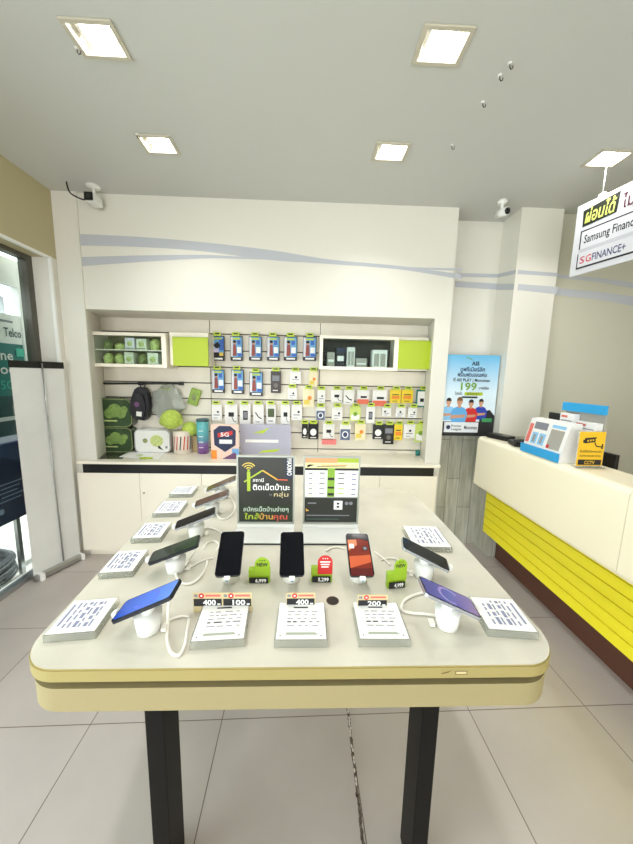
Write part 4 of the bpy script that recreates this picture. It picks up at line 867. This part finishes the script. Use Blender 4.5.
b.rect(w * .155, w * .215, h * .48, h * .78, .0009, SPR); b.disc(w * .185, h * .80, w * .022, .0009, SPR)
for r_ in (.045, .085, .125): b.arc(w * .185, h * .80, w * r_ * 1.1, 35, 145, h * .014, .0009, GOLD)
b.text('สถานี', w * .36, h * .625, h * .07, .0009, PAPER, w * .2, bold=.012); b.text('ติดเน็ตบ้านะ', w * .60, h * .50, h * .115, .0010, PAPER, w * .68, bold=.018)
b.text('by', w * .59, h * .415, h * .05, .0009, GREYINK, w * .05); b.text('กลุ่ม', w * .78, h * .40, h * .085, .0009, TAN, w * .27, bold=.012)
b.text('สมัครเน็ตบ้านง่ายๆ', w * .5, h * .165, h * .09, .0009, mat('pale_mint_print', (196, 214, 196), .4), w * .84, bold=.015)
b.text('ใกล้', w * .10, h * .04, h * .115, .0009, SPR, w * .28, 'LEFT', .018); b.text('บ้าน', w * .38, h * .04, h * .115, .0009, AMB, w * .25, 'LEFT', .018); b.text('คุณ', w * .64, h * .04, h * .115, .0009, CORAL, w * .26, 'LEFT', .018)
M0 = b.M.copy(); b.M = M0 @ Matrix.Translation((w * .89, h * .985, .0009)) @ Matrix.Rotation(R(-90), 4, 'Z'); b.text('MAXIMO', 0, 0, w * .12, 0, PAPER, h * .26, 'LEFT', .02); b.M = M0
b.build('print', t)
t, b, w, h = sign('white and black framed plan chart sign with green column', 303, 359)
b.rect(0, w, 0, h, 0, PAPER); b.rect(0, w * .6, h * .92, h, .0003, mat('peach_band', (222, 160, 110), .4)); b.rect(w * .6, w, h * .93, h, .0003, SPR); b.rect(0, w, h * .845, h * .925, .0004, mat('lemon_band', (244, 236, 170), .4))
b.poly([(w * .04, h * .85), (w * .18, h * .895), (w * .08, h * .90), (w * .04, h * .89)], .0006, INK); b.rect(w * .22, w * .76, h * .86, h * .872, .0006, INK); b.rect(w * .3, w * .78, h * .885, h * .897, .0006, CORAL)
b.rect(0, w, h * .81, h * .845, .0005, INK); b.rect(w * .42, w * .56, h * .40, h * .845, .0007, mat('column_green', (132, 172, 54), .4))
for (v0, v1) in ((.66, .70), (.53, .56), (.42, .46)): b.rect(w * .43, w * .55, h * v0, h * v1, .0009, INK)
rn = random.Random(2)
for k in range(5):
    v = h * (.75 - .078 * k); b.rect(w * .04, w * .2, v - h * .02, v - h * .014, .0006, GOLD); b.rect(w * .07, w * .14, v, v + h * .018, .0006, GREYINK)
    b.rect(w * .27, w * .37, v + h * .01, v + h * .026, .0006, DGREY if k in (0, 2) else GREYINK); b.rect(w * .62, w * .74, v + h * .005, v + h * .02, .0006, INK if k in (0, 1, 2) else SPR); b.rect(w * .88, w * .96, v - h * .01, v + h * .012, .0006, BLUEINK)
b.rect(0, w, 0, h * .385, .0008, BLK2); b.rect(w * .555, w * .72, h * .2, h * .34, .0011, PAPER); b.rect(w * .61, w * .66, h * .23, h * .26, .0013, INK); b.rect(w * .61, w * .66, h * .28, h * .31, .0013, INK); b.disc(w * .80, h * .30, w * .035, .0011, GREYINK, 12); b.disc(w * .88, h * .30, w * .035, .0011, GREYINK, 12)
b.rect(w * .06, w * .22, h * .29, h * .31, .0011, GREYINK); b.poly([(w * .02, h * .22), (w * .09, h * .18), (w * .03, h * .17)], .0011, AMB); b.rect(w * .04, w * .86, h * .1, h * .115, .0011, GREYINK); b.rect(w * .04, w * .66, h * .04, h * .055, .0011, mat('dim_teal_print', (70, 96, 88), .4))
b.rect(0, w, h * .385, h * .4, .001, GREY)
b.build('print', t)

# ================================================================== RECEPTION COUNTER
RY0, RY1 = .1, 2.475; RCZ = 1.05
t = thing('reception_counter', 'cream reception counter with yellow slatted front along the right side', 'counter', (0, 0, 0))
b = MB(); RC = Matrix(((1, 0, 0, 0), (0, 0, -1, 0), (0, 1, 0, 0), (0, 0, 0, 1)))
prof = [(1.385, .67), (1.39, .655), (1.40, .65), (1.60, .65), (1.60, .735), (1.615, .735), (1.62, RCZ)] + [(1.425 + .035 * math.cos(R(a)), RCZ - .035 + .035 * math.sin(R(a))) for a in range(90, 181, 15)]
seam_y = at(619, 560, 'x', 1.39).y
for (y0, y1) in ((RY0, seam_y - .0015), (seam_y + .0015, RY1)):
    b = MB(); b.M = RC; b.prism(prof, -y1, -y0, CREAM2); b.build('upper_panel', t)
b = MB(); b.box(1.505, 1.60, RY0, RY1 - .01, .245, .649, YELLOWG)
n = 6; z0 = .245; hh = (.649 - z0) / n
for k in range(n): b.box(1.497, 1.506, RY0, RY1 - .01, z0 + k * hh + .003, z0 + (k + 1) * hh - .003, YELLOW, .001)
b.build('slatted_front', t)
b = MB(); b.box(1.632, 1.70, RY0, RY1, 0, .2449, BROWN); b.build('plinth', t)
b = MB(); b.box(1.60, 2.15, RY0, 2.3, .70, .734, CREAM); b.build('work_surface', t)
b = MB(); b.box(2.10, 2.14, RY0, 2.3, 0, .70, CREAM); b.build('rear_panel', t)

# ---- things on the reception counter
def rc(px, py): return at(px, py, 'z', RCZ)
# brochure display with blue base
A = rc(521, 450); B = rc(558, 463); 
yaw = math.atan2(B.y - A.y, B.x - A.x); Lb = (B - A).length
t = thing('brochure_display', 'white product brochure display with blue base on the reception counter', 'display', (A.x, A.y, RCZ), (0, 0, yaw))
hb = at(527, 417, 'y', A.y + .03).z - RCZ
b = MB(); dpt = .11
b.M = Matrix.Rotation(R(90), 4, 'Z') @ FRONT
b.M = Matrix.Identity(4)
prof2 = [(0, 0), (dpt, 0), (dpt, hb * 1.02), (.05, hb)]
b.add([(0, y, z) for y, z in prof2] + [(Lb, y, z) for y, z in prof2], [(3, 2, 1, 0), (4, 5, 6, 7), (0, 1, 5, 4), (1, 2, 6, 5), (2, 3, 7, 6), (3, 0, 4, 7)], CARDW); b.build('body', t)
b = MB(); b.box(-.002, Lb + .002, -.006, .0, 0, hb * .24, BLUE); b.build('base_strip', t)
sl = math.atan2(hb, .05); b = MB(); b.M = Matrix.Translation((0, -.0008, 0)) @ Matrix.Rotation(sl, 4, 'X'); H = math.hypot(hb, .05)
b.rect(Lb * .15, Lb * .5, H * .72, H * .92, .0004, GREYINK); b.rect(Lb * .02, Lb * .12, H * .3, H * .85, .0004, mat('soft_red_print', (220, 110, 100), .5))
for k in range(2): b.rect(Lb * (.16 + .2 * k), Lb * (.32 + .2 * k), H * .3, H * .62, .0004, SKYL); b.rect(Lb * (.2 + .2 * k), Lb * (.27 + .2 * k), H * .34, H * .56, .0006, GREY)
b.rect(Lb * .6, Lb * .92, H * .28, H * .8, .0004, GREYBX); b.rect(Lb * .6, Lb * .92, H * .84, H * .92, .0004, SKYL); b.disc(Lb * .64, H * .33, .012, .0006, RED); b.build('print', t)
# white product boxes behind
def rbox(name, label, px0, px1, py0, py1, dd, y, mt, deco, cat='box', bz=RCZ):
    a = at(px0, py1, 'y', y); c = at(px1, py0, 'y', y); w = c.x - a.x; h = c.z - bz
    t = thing(name, label, cat, ((a.x + c.x) / 2, y + dd / 2, bz)); b = MB(); b.box(-w / 2, w / 2, -dd / 2, dd / 2, 0, h, mt, .002); b.build('carton', t)
    b = MB(); b.M = Matrix.Translation((0, -dd / 2 - .0006, 0)) @ FRONT; deco(b, w, h); b.build('print', t); return t, w, h
# product stand with blue header, parallel to the brochure display
A2 = Vector((1.562, 1.875, RCZ)); L2 = .262
t = thing('product_stand', 'product stand with bright blue header behind the brochure display and yellow sign', 'display', A2, (0, 0, R(-90)))
b = MB(); b.box(0, L2, .02, .026, 0, .325, GREYBX); b.box(0, L2, -.02, .026, 0, .006, WHITE); b.build('backboard', t)
b = MB(); b.box(-.006, L2 + .006, -.004, .0195, .278, .327, BLUE, .002); b.build('header', t)
for (u0, u1, h, lab) in ((.005, .105, .258, 'tall white product box at the left of the blue-headed stand'), (.11, .255, .225, 'wide white product box at the right of the blue-headed stand')):
    bx = thing('product_box', lab, 'box', (A2.x - .0005, A2.y - (u0 + u1) / 2, RCZ + .0065), (0, 0, R(-90)), 'product boxes on the blue-headed stand'); w = u1 - u0
    b = MB(); b.box(-w / 2, w / 2, -.018, .018, 0, h, CARDW, .002); b.build('carton', bx)
    b = MB(); b.M = Matrix.Translation((0, -.0186, 0)) @ FRONT
    b.poly([(-w * .2, h * .62), (w * .3, h * .74), (w * .3, h * .56), (-w * .2, h * .56)], .0003, GREYINK); b.rect(-w * .4, w * .05, h * .9, h * .95, .0003, mat('soft_red_print', (220, 110, 100), .5)); b.rect(-w * .4, w * .4, h * .82, h * .84, .0003, GREYINK); b.build('print', bx)
# yellow CCTV notice in a clear stand
p = at(567, 464, 'z', RCZ); q = at(598, 466, 'z', RCZ); w = q.x - p.x - .004; h = at(570, 431.5, 'y', 1.595).z - RCZ
t = thing('notice_stand', 'yellow camera notice in a clear stand on the reception counter', 'sign', (p.x - .004, 1.595, RCZ))
b = MB(); b.box(-.004, w + .004, .002, .005, .0, h + .004, ACRYL); b.box(-.004, w + .004, -.02, .03, .0, .002, ACRYL); b.build('clear_stand', t)
b = MB(); b.box(0, w, 0, .0018, .008, h, mat('notice_yellow', (240, 190, 40), .4)); b.M = Matrix.Translation((0, -.0004, 0)) @ FRONT
M1 = b.M.copy(); b.M = M1 @ Matrix.Translation((w * .46, h * .76, 0)) @ Matrix.Rotation(R(8), 4, 'Z')
b.rect(-w * .24, w * .16, -h * .06, h * .06, .0004, INK); b.poly([(-w * .26, -h * .02), (w * .2, h * .04), (w * .2, h * .075), (-w * .24, h * .09)], .0006, INK); b.rect(-w * .31, -w * .24, -h * .045, h * .045, .0005, INK)
for k in range(3): b.rect(-w * .16 + k * w * .1, -w * .1 + k * w * .1, -h * .02, h * .03, .0008, mat('notice_yellow', (240, 190, 40), .4))
b.M = M1; b.line([(w * .6, h * .70), (w * .68, h * .6), (w * .9, h * .58)], h * .03, .0004, INK); b.rect(w * .88, w * .94, h * .52, h * .66, .0005, INK)
for k, s in enumerate(['พื้นที่นี้มีกล้องวงจรปิด', 'บันทึกภาพตลอด 24 ชม.']): b.text(s, w * .5, h * (.42 - .12 * k), h * .085, .0004, INK, w * .84, bold=.01)
b.rect(w * .05, w * .95, h * .07, h * .22, .0004, INK); b.text('CCTV', w * .5, h * .095, h * .13, .0007, mat('notice_yellow', (240, 190, 40), .4), w * .4, bold=.02); b.build('notice_card', t)
# monitors standing on the lower desk behind
for (px0, px1, py, x, lab) in ((598, 618.5, 450, 1.80, 'black monitor showing its top edge right of the yellow notice'), (551, 564, 412, 1.80, 'black monitor left of the blue-headed product stand')):
    a = at(px0, py, 'x', x); c = at(px1, py + 3, 'x', x); hh = a.z - .734; wy = max(a.y - c.y, .13)
    t = thing('monitor', lab, 'monitor', (x, (a.y + c.y) / 2, .734), (0, 0, R(-90)), 'monitors on the desk behind the counter')
    b = MB(); b.box(-wy / 2, wy / 2, -.012, .012, hh - .25, hh, BLACK, .004); b.build('housing', t)
    b = MB(); b.box(-.02, .02, -.008, .008, .012, hh - .24, BLACK); b.box(-.08, .08, -.07, .07, 0, .012, BLACK, .003); b.build('foot', t)
# black card terminal and phone lying at the far end
p = at(493, 437, 'z', RCZ); t = thing('card_terminal', 'black card terminal lying at the far end of the reception counter', 'card terminal', (1.50, 2.36, RCZ), (0, 0, R(20)))
b = MB(); b.box(-.045, .045, -.09, .09, 0, .035, BLACK, .008, 3); b.build('body', t); b = MB(); b.box(-.034, .034, .01, .075, .0351, .038, DGREY, .001); b.build('display_screen', t)
t = thing('desk_telephone', 'black desk telephone beside the brochure display on the counter', 'telephone', (1.50, 2.13, RCZ), (0, 0, R(75)))
b = MB(); b.box(-.07, .07, -.06, .06, 0, .03, BLACK, .008, 3); b.build('body', t); b = MB(); b.box(-.085, -.045, -.07, .07, .0305, .055, DGREY, .01, 3); b.build('handset', t)

# ================================================================== HANGING FINANCE SIGN
SK = 1.31; A = Vector((1.29 * SK, 1.62 * SK, 0)); D = Vector((.06, -.24, 0)).normalized(); LS = .82
ang = math.atan2(D.y, D.x); sz0, sz1 = 2.01, 2.33; H = sz1 - sz0
t = thing('hanging_sign', 'white hanging sign with green Thai lettering and finance names at right', 'sign', (A.x, A.y, 1.5 + (sz0 - 1.5) * SK), (0, 0, ang)); t.scale = (SK, SK, SK)
b = MB(); b.box(0, LS, 0, .012, 0, H, mat('sign_white', (218, 218, 224), .4), .001); b.build('panel', t)
b = MB(); b.M = Matrix.Translation((0, -.0005, 0)) @ FRONT
DG = mat('sign_shadow_ink', (30, 36, 22), .5); YG = mat('sign_yellow_green', (206, 214, 110), .4); LILG = mat('sign_grey_band', (196, 196, 204), .4); MAR = mat('sign_maroon', (90, 30, 50), .4); INDIGO = mat('sign_indigo', (60, 60, 110), .4)
SEP = LS
b.poly([(.034, H * .67), (.172, H * .69), (.178, H * .95), (.03, H * .90)], .0003, DG)
b.text('ผ่อนได้', .104, H * .715, H * .24, .0006, YG, .125, bold=.02, shear=.15)
b.text('ไม่ใช้บัตร', .19, H * .71, H * .22, .0006, MAR, .17, 'LEFT', .01)
b.rect(.03, .5, H * .36, H * .62, .0003, INK); b.rect(.036, .494, H * .36, H * .60, .0005, mat('sign_white', (218, 218, 224), .4)); b.text('Samsung Finance+', .05, H * .43, H * .16, .0008, INK, .225, 'LEFT', .015)
b.rect(.03, LS, H * .31, H * .36, .0004, LILG)
b.rect(.028, LS - .03, H * .08, H * .30, .0003, INK); b.rect(.033, LS - .03, H * .105, H * .30, .0005, mat('sign_white', (218, 218, 224), .4))
b.text('S', .042, H * .15, H * .14, .0008, mat('sign_pink', (200, 70, 90), .4), .022, 'LEFT', .015); b.text('G', .068, H * .15, H * .14, .0008, RED, .024, 'LEFT', .015); b.text('FINANCE+', .096, H * .15, H * .14, .0008, INDIGO, .13, 'LEFT', .015)
b.build('print', t)
for (u) in (.10, .76):
    b = MB(); b.tube([(u, .006, H - .004), (u, .006, (CZ - 1.5) / SK - (sz0 - 1.5) - .001)], .0015, WHITE, 5); b.box(u - .012, u + .012, -.002, .014, H - .012, H + .012, WHITE, .002); b.build('hanging_string', t)

# ================================================================== DAYLIGHT
w = bpy.data.worlds.new('sky'); sc.world = w; w.use_nodes = True
bg = w.node_tree.nodes['Background']; bg.inputs['Color'].default_value = (.93, .97, 1, 1); bg.inputs['Strength'].default_value = 4.0
# area lamps: fill added at the unseen shopfront, and daylight through the left window
def area(name, loc, rot, sx, sy, e, col):
    d = bpy.data.lights.new(name, 'AREA'); d.shape = 'RECTANGLE'; d.size = sx; d.size_y = sy; d.energy = e; d.color = col
    o = bpy.data.objects.new(name, d); COL.objects.link(o); o.location = loc; o.rotation_euler = rot; return o
area('shopfront_fill', (-1.2, FRONT_Y - .05, 1.2), (R(90), 0, R(-4)), 1.7, 2.2, 48, (.98, .98, 1))
area('left_window_daylight', (-2.6, -.8, 1.5), (0, R(-90), 0), 1.8, 3.0, 75, (.97, .97, 1))
sd = bpy.data.lights.new('sun', 'SUN'); sd.energy = 4.5; sd.angle = .02; so = bpy.data.objects.new('sun', sd); COL.objects.link(so); so.rotation_euler = (R(-35), 0, 0)
vs = sc.view_settings; sc.display_settings.display_device = 'sRGB'; vs.view_transform = 'Standard'; vs.look = 'None'; vs.gamma = 1; vs.use_curve_mapping = False; vs.exposure = -0.33
